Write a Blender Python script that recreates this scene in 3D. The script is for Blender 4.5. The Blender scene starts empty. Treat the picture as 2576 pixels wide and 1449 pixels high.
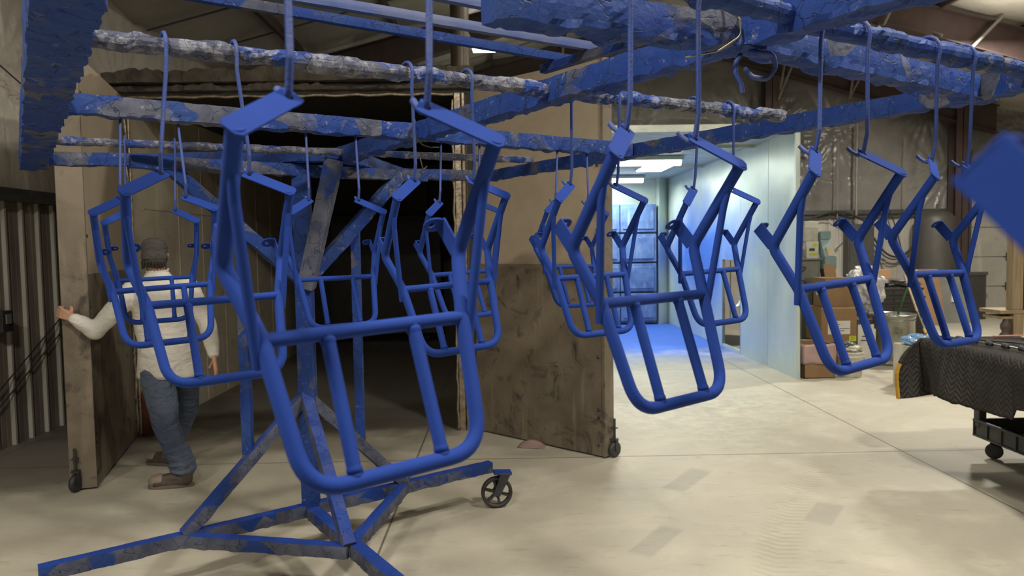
import bpy, math, random
from math import sin, cos, pi, sqrt, radians, atan2, hypot
from mathutils import Vector, Matrix, noise
random.seed(7)
SC = bpy.context.scene
COL = SC.collection
V = Vector

# ------------------------------------------------------------------ camera
def setup_camera():
    f = 1850.0; W, H = 2576, 1449
    pitch = math.atan((724.5-620)/f); yaw = math.atan(23/f); roll = .015
    F = V((sin(yaw)*cos(pitch), cos(yaw)*cos(pitch), -sin(pitch)))
    R = F.cross(V((0, 0, 1))).normalized(); U = R.cross(F)
    R2 = R*cos(roll)-U*sin(roll); U2 = R*sin(roll)+U*cos(roll)
    cd = bpy.data.cameras.new('camera'); c = bpy.data.objects.new('camera', cd); COL.objects.link(c)
    m = Matrix((R2, U2, -F)).transposed().to_4x4(); m.translation = V((0, 0, 1.68))
    c.matrix_world = m
    cd.sensor_width = 36; cd.lens = 36*f/W; cd.clip_start = .05; cd.clip_end = 200
    cd.dof.use_dof = True; cd.dof.focus_distance = 2.4; cd.dof.aperture_fstop = 5.2
    SC.camera = c
setup_camera()

# ------------------------------------------------------------------ world, lights, exposure
w = bpy.data.worlds.new('world'); SC.world = w; w.use_nodes = True
w.node_tree.nodes['Background'].inputs[0].default_value = (1.0, .93, .82, 1)
w.node_tree.nodes['Background'].inputs[1].default_value = .03
SC.view_settings.view_transform = 'Standard'; SC.view_settings.look = 'None'
SC.view_settings.gamma = 1; SC.view_settings.use_curve_mapping = False
SC.view_settings.exposure = -0.28

def area(name, loc, sx, sy, power, color, rot=(0, 0, 0), spread=180):
    l = bpy.data.lights.new(name, 'AREA'); l.shape = 'RECTANGLE'; l.size = sx; l.size_y = sy
    l.energy = power; l.color = color; l.spread = radians(spread)
    o = bpy.data.objects.new(name, l); COL.objects.link(o); o.location = loc; o.rotation_euler = rot
    return o
LED = (1.0, .94, .82)
# high-bay LEDs under the roof plus two added fill lamps (the fixtures near the camera are behind / above it)
area('bay_or_fill_light', (-1.1, -.3, 5.0), .5, .35, 285, LED)
area('bay_or_fill_light', (2.9, 1.4, 5.3), .5, .35, 400, LED)
area('bay_or_fill_light', (6.8, 4.4, 5.1), .5, .35, 340, LED)
area('bay_or_fill_light', (7.4, 11.0, 4.9), .5, .35, 480, LED)
area('bay_or_fill_light', (-.27, 13.4, 5.16), .36, .16, 190, LED)
area('bay_or_fill_light', (-3.2, .6, 4.15), .5, .35, 105, LED)  # unseen fill lamp, added to brighten the left wall and the man
area('bay_or_fill_light', (1.2, 8.2, 5.45), .5, .35, 170, LED)  # unseen fill lamp, added above the frame to lift the dark ceiling
for ux, uy, uz, up in ((-1.1, -.3, 4.75, 20), (2.9, 1.4, 5.05, 25), (6.8, 4.4, 4.9, 30), (7.4, 11.0, 4.5, 22), (1.2, 8.2, 5.2, 40), (-.27, 13.4, 5.32, 22)):
    area('roof_fill', (ux, uy, uz), .5, .3, up, LED, (pi, 0, 0))   # added upward fill that brightens the roof
BOOTH = (.92, 1.0, .93)
area('booth_light', (2.25, 11.6, 2.93), 1.1, .14, 240, BOOTH)
area('booth_light', (2.25, 14.7, 2.93), 1.1, .14, 240, BOOTH)

# ------------------------------------------------------------------ tagging / object helpers
def tag(o, label=None, cat=None, group=None, kind=None):
    if label: o['label'] = label
    if cat: o['category'] = cat
    if group: o['group'] = group
    if kind: o['kind'] = kind
    return o
def thing(name, label, cat, loc=(0, 0, 0), group=None, rot=(0, 0, 0)):
    o = bpy.data.objects.new(name, None); COL.objects.link(o); o.empty_display_size = .1
    o.location = loc; o.rotation_euler = rot
    return tag(o, label, cat, group)
def copy_tree(o, parent=None):
    c = o.copy(); COL.objects.link(c); c.parent = parent
    for ch in list(o.children): copy_tree(ch, c)
    return c

def frame_of(d):
    d = V(d).normalized()
    up = V((0, 0, 1)) if abs(d.z) < .95 else V((0, 1, 0))
    a = d.cross(up).normalized(); b = a.cross(d).normalized()
    return d, a, b

class MB:
    def __init__(s): s.v = []; s.f = []; s.sm = []
    def add(s, vs, fs, smooth=False):
        n = len(s.v); s.v += [V(p) for p in vs]
        for f in fs: s.f.append([i+n for i in f]); s.sm.append(smooth)
        return s
    def box(s, x0, y0, z0, x1, y1, z1):
        return s.hexa([(x0, y0, z0), (x1, y0, z0), (x1, y1, z0), (x0, y1, z0), (x0, y0, z1), (x1, y0, z1), (x1, y1, z1), (x0, y1, z1)])
    def hexa(s, p): return s.add(p, [(0, 3, 2, 1), (4, 5, 6, 7), (0, 1, 5, 4), (1, 2, 6, 5), (2, 3, 7, 6), (3, 0, 4, 7)])
    def beam(s, a, b, w, h, side=None):
        a = V(a); b = V(b); d, x, y = frame_of(b-a)
        if side is not None:
            x = (V(side)-d*V(side).dot(d)).normalized(); y = x.cross(d)
        p = []
        for c in (a, b):
            for sx, sy in ((-1, -1), (1, -1), (1, 1), (-1, 1)): p.append(c+x*sx*w/2+y*sy*h/2)
        return s.hexa(p)
    def tube(s, pts, r, n=12, closed=False, caps=True):
        pts = [V(p) for p in pts]; m = len(pts)
        rs = r if isinstance(r, (list, tuple)) else [r]*m
        T = []
        for i in range(m):
            if closed: t = pts[(i+1) % m]-pts[i-1]
            else: t = pts[min(i+1, m-1)]-pts[max(i-1, 0)]
            T.append(t.normalized())
        d, x, y = frame_of(T[0]); vs = []
        for i in range(m):
            if i:
                x = (x-T[i]*x.dot(T[i])).normalized()
            y = T[i].cross(x)
            for k in range(n):
                a = 2*pi*k/n; vs.append(pts[i]+(x*cos(a)+y*sin(a))*rs[i])
        fs = []
        for i in range(m if closed else m-1):
            j = (i+1) % m
            for k in range(n):
                l = (k+1) % n; fs.append((i*n+k, i*n+l, j*n+l, j*n+k))
        s.add(vs, fs, True)
        if caps and not closed:
            s.add(vs[:n], [tuple(range(n))[::-1]]); s.add(vs[-n:], [tuple(range(n))])
        return s
    def lathe(s, prof, c=(0, 0, 0), n=32, axis=None, smooth=True):
        c = V(c); d = V(axis).normalized() if axis else V((0, 0, 1))
        x = d.orthogonal().normalized() if axis else V((1, 0, 0)); y = d.cross(x)
        vs = []
        for r, z in prof:
            for k in range(n):
                a = 2*pi*k/n; vs.append(c+d*z+(x*cos(a)+y*sin(a))*r)
        fs = []
        for i in range(len(prof)-1):
            for k in range(n):
                l = (k+1) % n; fs.append((i*n+k, i*n+l, (i+1)*n+l, (i+1)*n+k))
        return s.add(vs, fs, smooth)
    def prism(s, poly, ext):
        poly = [V(p) for p in poly]; e = V(ext); n = len(poly)
        vs = poly+[p+e for p in poly]
        fs = [tuple(range(n))[::-1], tuple(range(n, 2*n))]+[(i, (i+1) % n, n+(i+1) % n, n+i) for i in range(n)]
        return s.add(vs, fs)
    def grid(s, fn, nu, nv, smooth=True):
        vs = [fn(i/nu, j/nv) for j in range(nv+1) for i in range(nu+1)]
        fs = [(j*(nu+1)+i, j*(nu+1)+i+1, (j+1)*(nu+1)+i+1, (j+1)*(nu+1)+i) for j in range(nv) for i in range(nu)]
        return s.add(vs, fs, smooth)
    def build(s, name, mat, parent=None, bevel=0, label=None, fix=True, solid=0, **kw):
        off = V((0, 0, 0))
        if parent is not None and not parent.get('_local'): off = world_loc(parent)
        me = bpy.data.meshes.new(name)
        me.from_pydata([tuple(p-off) for p in s.v], [], s.f); me.polygons.foreach_set('use_smooth', s.sm)
        if fix: 
            import bmesh
            bm = bmesh.new(); bm.from_mesh(me); bmesh.ops.recalc_face_normals(bm, faces=bm.faces); bm.to_mesh(me); bm.free()
        if mat: me.materials.append(mat)
        me.update()
        o = bpy.data.objects.new(name, me); COL.objects.link(o)
        if parent is not None: o.parent = parent
        if bevel:
            b = o.modifiers.new('bevel', 'BEVEL'); b.width = bevel; b.segments = 2; b.limit_method = 'ANGLE'; b.angle_limit = radians(40)
        if solid:
            b = o.modifiers.new('solid', 'SOLIDIFY'); b.thickness = solid
        if label: o['label'] = label
        for k, val in kw.items(): o[k] = val
        return o
def world_loc(o):
    l = V(o.location)
    while o.parent is not None: o = o.parent; l = l+V(o.location)
    return l

def fillet(pts, rad, n=6):
    pts = [V(p) for p in pts]; out = [pts[0]]
    rr = rad if isinstance(rad, (list, tuple)) else [rad]*len(pts)
    for i in range(1, len(pts)-1):
        a, b, c = pts[i-1], pts[i], pts[i+1]; r = rr[i]
        u = (a-b); v = (c-b); lu = u.length; lv = v.length; u.normalize(); v.normalize()
        ang = u.angle(v); t = min(r/math.tan(ang/2), lu*.48, lv*.48)
        if r <= 0 or t < 1e-5: out.append(b); continue
        for k in range(n+1):
            q = k/n; out.append((b+u*t)*(1-q)**2+b*2*q*(1-q)+(b+v*t)*q*q)
    out.append(pts[-1]); return out

# ------------------------------------------------------------------ materials
class NT:
    def __init__(s, name):
        s.m = bpy.data.materials.new(name); s.m.use_nodes = True; s.t = s.m.node_tree
        s.b = s.t.nodes['Principled BSDF']
    def n(s, typ, **ins):
        nd = s.t.nodes.new(typ)
        for k, v in ins.items():
            if k.startswith('_'): setattr(nd, k[1:], v)
            else: s.set(nd, k, v)
        return nd
    def set(s, nd, k, v):
        key = {'c1': 'Color1', 'c2': 'Color2', 'A': 6, 'B': 7, 'F': 0}.get(k, k.replace('_', ' ')) if not isinstance(k, int) else k
        if isinstance(v, bpy.types.NodeSocket): s.t.links.new(v, nd.inputs[key])
        else:
            if isinstance(v, (tuple, list)) and len(v) == 3 and nd.inputs[key].type == 'RGBA': v = (*v, 1)
            nd.inputs[key].default_value = v
    def math(s, op, a, b=0.0, c=None, clamp=False):
        nd = s.t.nodes.new('ShaderNodeMath'); nd.operation = op; nd.use_clamp = clamp
        for i, x in enumerate((a, b, c)):
            if x is None: continue
            if isinstance(x, bpy.types.NodeSocket): s.t.links.new(x, nd.inputs[i])
            else: nd.inputs[i].default_value = x
        return nd.outputs[0]
    def coord(s, kind='Object', scale=(1, 1, 1), rot=(0, 0, 0)):
        tc = s.t.nodes.new('ShaderNodeTexCoord')
        mp = s.n('ShaderNodeMapping', Vector=tc.outputs[kind], Scale=scale, Rotation=rot)
        return mp.outputs[0]
    def noise(s, vec, scale, detail=4, rough=.55, dist=0):
        return s.n('ShaderNodeTexNoise', Vector=vec, Scale=scale, Detail=detail, Roughness=rough, Distortion=dist).outputs['Fac']
    def ramp(s, fac, lo, hi):
        nd = s.n('ShaderNodeMapRange', Value=fac); nd.inputs['From Min'].default_value = lo; nd.inputs['From Max'].default_value = hi
        return nd.outputs[0]
    def mix(s, fac, a, b):
        nd = s.t.nodes.new('ShaderNodeMix'); nd.data_type = 'RGBA'
        s.set(nd, 0, fac); s.set(nd, 6, a); s.set(nd, 7, b)
        return nd.outputs[2]
    def bump(s, h, strength=.3, dist=.01, normal=None):
        nd = s.n('ShaderNodeBump', Height=h, Strength=strength, Distance=dist)
        if normal is not None: s.t.links.new(normal, nd.inputs['Normal'])
        return nd.outputs[0]
    def out(s, color=None, rough=None, metal=None, normal=None, spec=None):
        for k, v in (('Base Color', color), ('Roughness', rough), ('Metallic', metal), ('Normal', normal), ('Specular IOR Level', spec)):
            if v is not None: s.set(s.b, k, v)
        return s.m

def simple(name, c, rough=.6, metal=0, var=.25, sc=6, bump=0, bsc=60, c2=None, stretch=(1, 1, 1), lo=.35, hi=.65, spec=None):
    t = NT(name); v = t.coord(scale=stretch)
    c2 = c2 or tuple(x*(1-var) for x in c)
    f = t.ramp(t.noise(v, sc, 5, .6), lo, hi)
    nrm = t.bump(t.noise(v, bsc, 3), bump, .004) if bump else None
    return t.out(t.mix(f, c, c2), rough, metal, nrm, spec)

M = {}
M['powder'] = simple('blue_powder_coat', (.0095, .037, .225), .8, 0, .12, 9, .12, 500, spec=.2)
M['hook'] = simple('hook_blue', (.015, .042, .20), .65, 0, c2=(.036, .05, .145), sc=14, lo=.5, hi=.7, bump=.3, bsc=200)
def rack_mat(name, bias, dusty=0.0, settled=0.0, rough_=.30):
    t = NT(name); v = t.coord()
    n1 = t.noise(v, 3.2, 3, .5, .6); vor = t.n('ShaderNodeTexVoronoi', Vector=v, Scale=7.0)
    sep = t.n('ShaderNodeSeparateColor', Color=vor.outputs['Color']).outputs[0]
    a = t.math('ADD', t.math('MULTIPLY', n1, .75), t.math('MULTIPLY', sep, .3))
    f = t.ramp(a, bias, bias+.05)
    blue = t.mix(t.ramp(t.noise(v, 5, 4), .35, .7), (.010, .034, .185), (.020, .048, .17))
    grey = t.mix(t.ramp(t.noise(v, 11, 4), .35, .65), (.042, .049, .085), (.09, .096, .13))
    base = t.mix(f, blue, grey)
    wv = t.n('ShaderNodeTexNoise', Vector=v, Scale=9.0, Detail=3.0).outputs['Color']
    vm = t.t.nodes.new('ShaderNodeVectorMath'); vm.operation = 'MULTIPLY_ADD'; t.t.links.new(wv, vm.inputs[0]); vm.inputs[1].default_value = (.16, .16, .16); t.t.links.new(v, vm.inputs[2])
    ed = t.n('ShaderNodeTexVoronoi', Vector=vm.outputs[0], Scale=11.0, _feature='DISTANCE_TO_EDGE').outputs[0]
    crack = t.ramp(ed, .0, .014)
    cm = t.math('MAXIMUM', crack, t.ramp(t.noise(v, 5, 2), .40, .34))
    base = t.mix(cm, (.02, .03, .07), base)
    if settled:   # fresh blue powder lies on every upward face of the stand, the flanks stay old grey coat
        nz = t.n('ShaderNodeSeparateXYZ', Vector=t.n('ShaderNodeNewGeometry').outputs['True Normal']).outputs[2]
        base = t.mix(t.math('MULTIPLY', t.ramp(nz, .5, .8), settled), base, (.011, .040, .24))
    dust = t.ramp(t.noise(v, 28, 5, .7), .62-dusty, .72-dusty)
    base = t.mix(t.math('MULTIPLY', dust, .55), base, (.27, .27, .31))
    h = t.math('ADD', t.math('MULTIPLY', cm, .6), t.math('ADD', t.math('MULTIPLY', t.noise(v, 60, 4), rough_), t.math('MULTIPLY', f, .7)))
    return t.out(base, .6, 0, t.bump(h, .6, .010), .18)
M['rack'] = rack_mat('flaking_blue_paint', .64)
M['rackgrey'] = rack_mat('flaking_grey_paint', .53, .03)
M['pipedust'] = rack_mat('dusty_pipe_paint', .47, .12, rough_=.9)
M['rackbase'] = rack_mat('dusty_base_paint', .37, -.06, .95)
M['black'] = simple('black_iron', (.022, .022, .025), .55, .3, c2=(.06, .06, .065), bump=.4, bsc=80)
M['plastic'] = simple('black_plastic', (.030, .032, .031), .5, 0, c2=(.05, .052, .05), sc=4)
M['wire'] = simple('dull_wire', (.25, .24, .2), .4, .8)

M['rackladder'] = simple('smooth_grey_blue_paint', (.085, .105, .20), .55, 0, c2=(.035, .065, .22), sc=3)
# concrete floor
def floor_mat():
    t = NT('concrete_floor'); v = t.coord()
    n1 = t.noise(v, .55, 6, .6, .4); n2 = t.noise(v, 2.6, 6, .65); n3 = t.noise(t.coord(scale=(1, 3, 1), rot=(0, 0, .5)), 5, 6, .7)
    c = t.mix(t.ramp(n1, .35, .68), (.45, .415, .335), (.35, .325, .265))
    c = t.mix(t.math('MULTIPLY', t.ramp(n2, .5, .75), .55), c, (.55, .52, .43))
    c = t.mix(t.math('MULTIPLY', t.ramp(n3, .56, .72), .5), c, (.24, .22, .18))
    geo = t.n('ShaderNodeNewGeometry').outputs['Position']
    xyz = t.n('ShaderNodeSeparateXYZ', Vector=geo); X, Y = xyz.outputs[0], xyz.outputs[1]
    # tyre tread marks: arc of fine chevrons
    dx = t.math('SUBTRACT', X, 8.556); dy = t.math('SUBTRACT', Y, .77)
    r = t.math('SQRT', t.math('ADD', t.math('MULTIPLY', dx, dx), t.math('MULTIPLY', dy, dy)))
    band = t.math('MULTIPLY', t.math('MULTIPLY', t.ramp(r, 7.60, 7.66), t.ramp(r, 7.88, 7.82)), t.ramp(t.noise(v, 1.8, 3), .35, .6))
    ang = t.math('ARCTAN2', dy, dx)
    ch = t.math('SINE', t.math('ADD', t.math('MULTIPLY', ang, 820), t.math('MULTIPLY', t.math('ABSOLUTE', t.math('SUBTRACT', r, 7.74)), 40)))
    tread = t.math('MULTIPLY', t.math('MULTIPLY', band, t.ramp(ch, .1, .6)), .34)
    c = t.mix(tread, c, (.25, .22, .15))
    # scuffs, fine scratches and dark rectangular patches
    sc = t.ramp(t.noise(t.coord(scale=(1, 6, 1), rot=(0, 0, .9)), 9, 6, .75), .60, .72)
    c = t.mix(t.math('MULTIPLY', sc, .30), c, (.22, .205, .165))
    sc = t.ramp(t.noise(t.coord(scale=(7, 1, 1), rot=(0, 0, .3)), 6, 6, .75), .62, .70)
    c = t.mix(t.math('MULTIPLY', sc, .35), c, (.60, .57, .48))
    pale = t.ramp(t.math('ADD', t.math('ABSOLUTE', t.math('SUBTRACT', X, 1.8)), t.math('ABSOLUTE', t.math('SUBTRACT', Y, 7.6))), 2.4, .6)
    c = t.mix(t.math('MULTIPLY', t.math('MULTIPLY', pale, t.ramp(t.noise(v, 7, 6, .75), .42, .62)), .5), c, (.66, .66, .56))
    for px, py, an, lx, ly in ((1.97, 4.45, .95, .22, .09), (.85, 4.08, .95, .26, .08), (1.30, 5.15, .95, .30, .09)):
        ux = t.math('ADD', t.math('MULTIPLY', t.math('SUBTRACT', X, px), cos(an)), t.math('MULTIPLY', t.math('SUBTRACT', Y, py), sin(an)))
        uy = t.math('SUBTRACT', t.math('MULTIPLY', t.math('SUBTRACT', Y, py), cos(an)), t.math('MULTIPLY', t.math('SUBTRACT', X, px), sin(an)))
        mk = t.math('MULTIPLY', t.ramp(t.math('ABSOLUTE', ux), lx, lx-.06), t.ramp(t.math('ABSOLUTE', uy), ly, ly-.02))
        c = t.mix(t.math('MULTIPLY', mk, .34), c, (.20, .19, .17))
    # saw-cut joints
    jn = None
    for ax, p in ((X, 3.17), (X, -.71), (X, 7.05), (X, -4.2), (Y, 5.75), (Y, 9.75), (Y, 1.75), (Y, 13.75)):
        d = t.ramp(t.math('ABSOLUTE', t.math('SUBTRACT', ax, p)), .009, .004)
        jn = d if jn is None else t.math('MAXIMUM', jn, d)
    c = t.mix(t.math('MULTIPLY', jn, .8), c, (.07, .06, .05))
    # blue overspray powder settled inside the booth
    wob = t.math('MULTIPLY', t.noise(v, 1.5, 6, .7), 3.2)
    yb = t.math('ADD', Y, wob)
    pb = t.math('MULTIPLY', t.math('MULTIPLY', t.ramp(yb, 11.6, 13.4), t.ramp(X, .9, 1.0)), t.ramp(X, 3.68, 3.6))
    c = t.mix(t.math('MULTIPLY', pb, .97), c, (.03, .11, .46))
    # soot tracked in at the oven mouth and inside
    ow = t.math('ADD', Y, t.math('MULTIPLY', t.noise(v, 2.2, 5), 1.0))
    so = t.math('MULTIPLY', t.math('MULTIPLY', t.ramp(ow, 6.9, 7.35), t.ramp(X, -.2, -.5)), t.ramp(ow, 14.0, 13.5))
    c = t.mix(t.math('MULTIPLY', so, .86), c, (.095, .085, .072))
    sl = t.math('MULTIPLY', t.ramp(t.math('ADD', X, t.math('MULTIPLY', t.noise(v, 3, 4), .5)), -2.75, -3.0), t.ramp(ow, 5.4, 5.8))  # soot and the left door's shadow, both painted into the floor colour
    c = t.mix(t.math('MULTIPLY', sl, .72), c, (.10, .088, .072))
    h = t.math('SUBTRACT', t.math('MULTIPLY', t.noise(v, 30, 6, .7), .3), jn)
    rg = t.n('ShaderNodeMapRange', Value=n2); rg.inputs['To Min'].default_value = .42; rg.inputs['To Max'].default_value = .75
    return t.out(c, rg.outputs[0], 0, t.bump(h, .25, .006), .35)
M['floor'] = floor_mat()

def vinyl(name, a, b, rough):
    t = NT(name); v = t.coord()
    c = t.mix(t.ramp(t.noise(v, .7, 5, .6), .35, .7), a, b)
    h = t.noise(t.coord(scale=(1, 1, .35)), 5, 5, .6, .8)
    return t.out(c, rough, 0, t.bump(h, .35, .05), .5)
M['vinyl'] = vinyl('insulation_facing', (.52, .475, .41), (.34, .305, .26), .38)
M['vinyldark'] = vinyl('sooty_insulation_facing', (.26, .247, .23), (.105, .10, .094), .25)
M['roofvinyl'] = vinyl('roof_insulation_facing', (.48, .45, .39), (.34, .315, .265), .5)
M['redsteel'] = simple('red_oxide_steel', (.050, .032, .028), .6, .0, c2=(.065, .040, .034))
M['greysteel'] = simple('grey_strut', (.28, .26, .23), .5, .3)
def siding_mat():
    t = NT('liner_panel'); v = t.coord()
    c = t.mix(t.ramp(t.noise(v, 1.2, 5), .35, .7), (.46, .44, .39), (.34, .32, .28))
    st = t.ramp(t.noise(t.coord(scale=(14, 14, .6)), 1.5, 4), .5, .75)
    c = t.mix(t.math('MULTIPLY', st, .5), c, (.15, .14, .12))
    return t.out(c, .5, .0, t.bump(t.noise(v, 9, 3), .15, .01))
M['siding'] = siding_mat()
M['sidingL'] = simple('brown_liner_panel', (.26, .23, .195), .5, .0, c2=(.15, .13, .108), sc=2.0, stretch=(1, 1, .5))

def sheet(name, c1, c2, c3, sc=1.6, rough=.5, metal=.2, smear=.5, spot=.3):
    t = NT(name); v = t.coord()
    c = t.mix(t.ramp(t.noise(v, sc, 6, .65, .5), .35, .65), c1, c2)
    c = t.mix(t.math('MULTIPLY', t.ramp(t.noise(v, 4.5, 6, .7, .8), .54, .68), smear), c, c3)
    c = t.mix(t.math('MULTIPLY', t.ramp(t.noise(t.coord(scale=(1, 1, .12)), 9, 4), .60, .72), spot), c, tuple(x*1.5 for x in c1))
    return t.out(c, rough, metal, t.bump(t.noise(v, 3, 3), .2, .02))
M['ovenup'] = sheet('tan_sheet_metal', (.42, .35, .265), (.36, .295, .22), (.29, .235, .17), smear=.25, spot=.15)
M['ovenlow'] = sheet('sooty_sheet_metal', (.24, .20, .15), (.135, .11, .083), (.035, .03, .026), smear=.9, spot=.35)
M['ovenin'] = sheet('oven_liner_metal', (.46, .41, .32), (.36, .315, .24), (.22, .185, .14), metal=0, rough=.6)
M['ovenout'] = simple('crumbling_mineral_wool', (.10, .085, .065), .9, 0, c2=(.045, .038, .03), bump=1, bsc=22)
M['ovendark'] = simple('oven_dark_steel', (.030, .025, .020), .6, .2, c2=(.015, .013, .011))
M['trim'] = simple('shiny_door_trim', (.45, .38, .28), .35, .6, c2=(.2, .16, .12), sc=18, bump=.7, bsc=40)
M['gasket'] = simple('dark_gasket', (.03, .027, .024), .8)
M['rust'] = simple('rusty_red_paint', (.16, .035, .02), .7, .1, c2=(.06, .03, .02), sc=16, bump=.5)
M['duct'] = simple('smoked_stack_pipe', (.12, .10, .075), .38, .5, c2=(.07, .058, .045), stretch=(1, 1, .3))
def booth_mat():
    t = NT('booth_galvanized_panel'); v = t.coord()
    geo = t.n('ShaderNodeNewGeometry').outputs['Position']
    xyz = t.n('ShaderNodeSeparateXYZ', Vector=geo); Y, Z = xyz.outputs[1], xyz.outputs[2]
    c = t.mix(t.ramp(t.noise(v, 1.3, 6, .6, .5), .35, .68), (.58, .64, .55), (.46, .54, .52))
    w = t.math('MULTIPLY', t.noise(v, .9, 4), 1.6)
    # overspray cloud of blue powder on the side wall
    dz = t.math('SUBTRACT', Z, 1.45); dy = t.math('MULTIPLY', t.math('SUBTRACT', Y, 13.2), .42)
    rr = t.math('SQRT', t.math('ADD', t.math('MULTIPLY', dz, dz), t.math('MULTIPLY', dy, dy)))
    bl = t.ramp(t.math('ADD', rr, w), 2.15, 1.1)
    c = t.mix(t.math('MULTIPLY', bl, .95), c, (.045, .16, .62))
    lowb = t.ramp(t.math('ADD', Z, w), 2.3, .9)
    c = t.mix(t.math('MULTIPLY', lowb, .22), c, (.26, .39, .62))
    sm = t.ramp(t.noise(t.coord(scale=(1, 1, .25)), 6, 5, .7), .62, .72)
    c = t.mix(t.math('MULTIPLY', sm, .4), c, (.70, .73, .60))
    return t.out(c, .38, .25, t.bump(t.noise(v, 1.6, 3, .5), .25, .05))
M['booth'] = booth_mat()
M['boothdull'] = simple('booth_ceiling_metal', (.52, .55, .47), .5, .2, c2=(.38, .42, .38))
def filt():
    t = NT('blue_caked_filter'); v = t.coord()
    c = t.mix(t.ramp(t.noise(v, 3, 5, .6), .4, .65), (.10, .17, .34), (.055, .10, .25))
    c = t.mix(t.math('MULTIPLY', t.ramp(t.noise(t.coord(scale=(3, 3, .5)), 3, 5, .7), .55, .75), .6), c, (.35, .42, .48))
    return t.out(c, .8, 0, t.bump(t.noise(v, 14, 3), .4, .02))
M['filter'] = filt()
def emis(name, col, st):
    t = NT(name); t.set(t.b, 'Base Color', col); t.b.inputs['Emission Color'].default_value = (*col, 1); t.b.inputs['Emission Strength'].default_value = st
    return t.m
M['lamp'] = emis('lit_lamp_cover', (1, .97, .88), 9)
M['blamp'] = emis('lit_booth_tube', (.97, 1, .88), 7)
M['garage'] = sheet('garage_door_panel', (.40, .375, .33), (.33, .31, .27), (.26, .24, .20), metal=0, smear=.35, rough=.55)
M['card'] = simple('cardboard', (.26, .155, .075), .85, 0, c2=(.21, .125, .06), sc=3)
M['cardlight'] = simple('pale_cardboard', (.42, .30, .17), .85, 0)
M['paper'] = simple('white_paper', (.62, .60, .54), .7, 0, var=.08)
M['ink'] = simple('ink', (.05, .05, .05), .8)
M['yellow'] = simple('fluorescent_tag', (.55, .62, .03), .6)
M['galv'] = sheet('galvanised_steel', (.34, .34, .29), (.25, .26, .22), (.17, .17, .14), sc=3, rough=.32, metal=.75, smear=.5)
M['bucket'] = simple('white_bucket_plastic', (.55, .53, .45), .45, 0, c2=(.38, .37, .31), sc=7)
M['pink'] = simple('pink_poly_film', (.38, .26, .245), .35, 0, c2=(.30, .20, .19), sc=3, bump=.8, bsc=9)
M['whiteplastic'] = simple('white_poly_film', (.62, .62, .62), .22, 0, c2=(.45, .45, .46), sc=4, bump=1, bsc=7)
M['clearplastic'] = simple('clear_blue_film', (.35, .45, .55), .15, .1, c2=(.6, .66, .7), sc=7, bump=1, bsc=12)
M['bluebag'] = simple('blue_poly_bag', (.10, .22, .42), .18, 0, c2=(.22, .36, .55), sc=7, bump=1, bsc=14)
M['tank'] = simple('painted_tank', (.075, .069, .06), .5, 0, c2=(.06, .055, .05))
M['panelgrey'] = simple('dark_grey_enamel', (.085, .085, .08), .4, .2)
M['cabgrey'] = simple('grey_cabinet_enamel', (.22, .225, .20), .45, .1, c2=(.17, .175, .155), sc=3)
M['chute'] = simple('light_blue_sheet', (.24, .335, .35), .4, .1, c2=(.20, .29, .30))
M['chutedark'] = simple('dark_grey_rubber', (.05, .055, .06), .7)
M['tanwood'] = simple('tan_timber', (.30, .225, .13), .7, 0, c2=(.2, .15, .09), stretch=(6, 6, .6), sc=4)
M['sandwood'] = simple('raw_pine', (.55, .42, .25), .7, 0)
M['cable'] = simple('black_cable', (.03, .03, .028), .6)
M['crate'] = simple('dark_crate_plastic', (.045, .04, .038), .6)
def blanket_mat():
    t = NT('quilted_moving_blanket'); v = t.coord()
    uv = t.n('ShaderNodeUVMap'); s = t.n('ShaderNodeSeparateXYZ', Vector=uv.outputs[0]); U, Vv = s.outputs[0], s.outputs[1]
    tri = t.math('PINGPONG', t.math('MULTIPLY', U, 11.0), .5)
    ph = t.math('ADD', t.math('MULTIPLY', Vv, 26), t.math('MULTIPLY', tri, 2.6))
    st = t.math('PINGPONG', ph, .5)
    c = t.mix(t.ramp(st, .0, .08), (.10, .095, .088), t.mix(t.ramp(t.noise(v, 8, 4), .35, .7), (.034, .032, .030), (.052, .049, .046)))
    return t.out(c, .95, 0, t.bump(t.math('POWER', st, .5), .9, .02), .15)
M['blanket'] = blanket_mat()
M['yellowtrim'] = simple('yellow_binding', (.50, .27, .02), .8)
M['orange'] = simple('orange_webbing', (.60, .12, .04), .7)
M['cream'] = simple('cream_webbing', (.62, .52, .30), .7)
M['chrome'] = simple('bright_steel', (.6, .6, .6), .2, 1)
M['skin'] = simple('skin', (.46, .26, .175), .55, 0, c2=(.38, .20, .13), sc=14)
def cloth(name, a, b, sc=6, bs=.5, bsc=7, rough=.9):
    t = NT(name); v = t.coord()
    c = t.mix(t.ramp(t.noise(v, sc, 5, .6), .35, .68), a, b)
    h = t.math('ADD', t.noise(t.coord(scale=(1, 1, 2.2)), bsc, 3, .5, 1.2), t.math('MULTIPLY', t.noise(v, 160, 2), .06))
    return t.out(c, rough, 0, t.bump(h, bs, .05), .2)
M['shirt'] = cloth('cream_sweatshirt', (.66, .63, .58), (.56, .53, .49), 5, .45, 6)
M['jeans'] = cloth('faded_denim', (.065, .085, .135), (.14, .17, .24), 3, .8, 7)
M['beanie'] = cloth('grey_knit', (.085, .08, .075), (.06, .056, .052), 8, .6, 20)
M['hair'] = simple('dark_brown_hair', (.018, .012, .009), .6, 0, bump=.8, bsc=120)
M['boot'] = simple('worn_leather_boot', (.085, .065, .05), .6, 0, c2=(.05, .04, .032), sc=9)
M['boottoe'] = simple('scuffed_leather_toe', (.24, .18, .155), .7)
M['sole'] = simple('boot_sole', (.14, .11, .085), .8)

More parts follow.
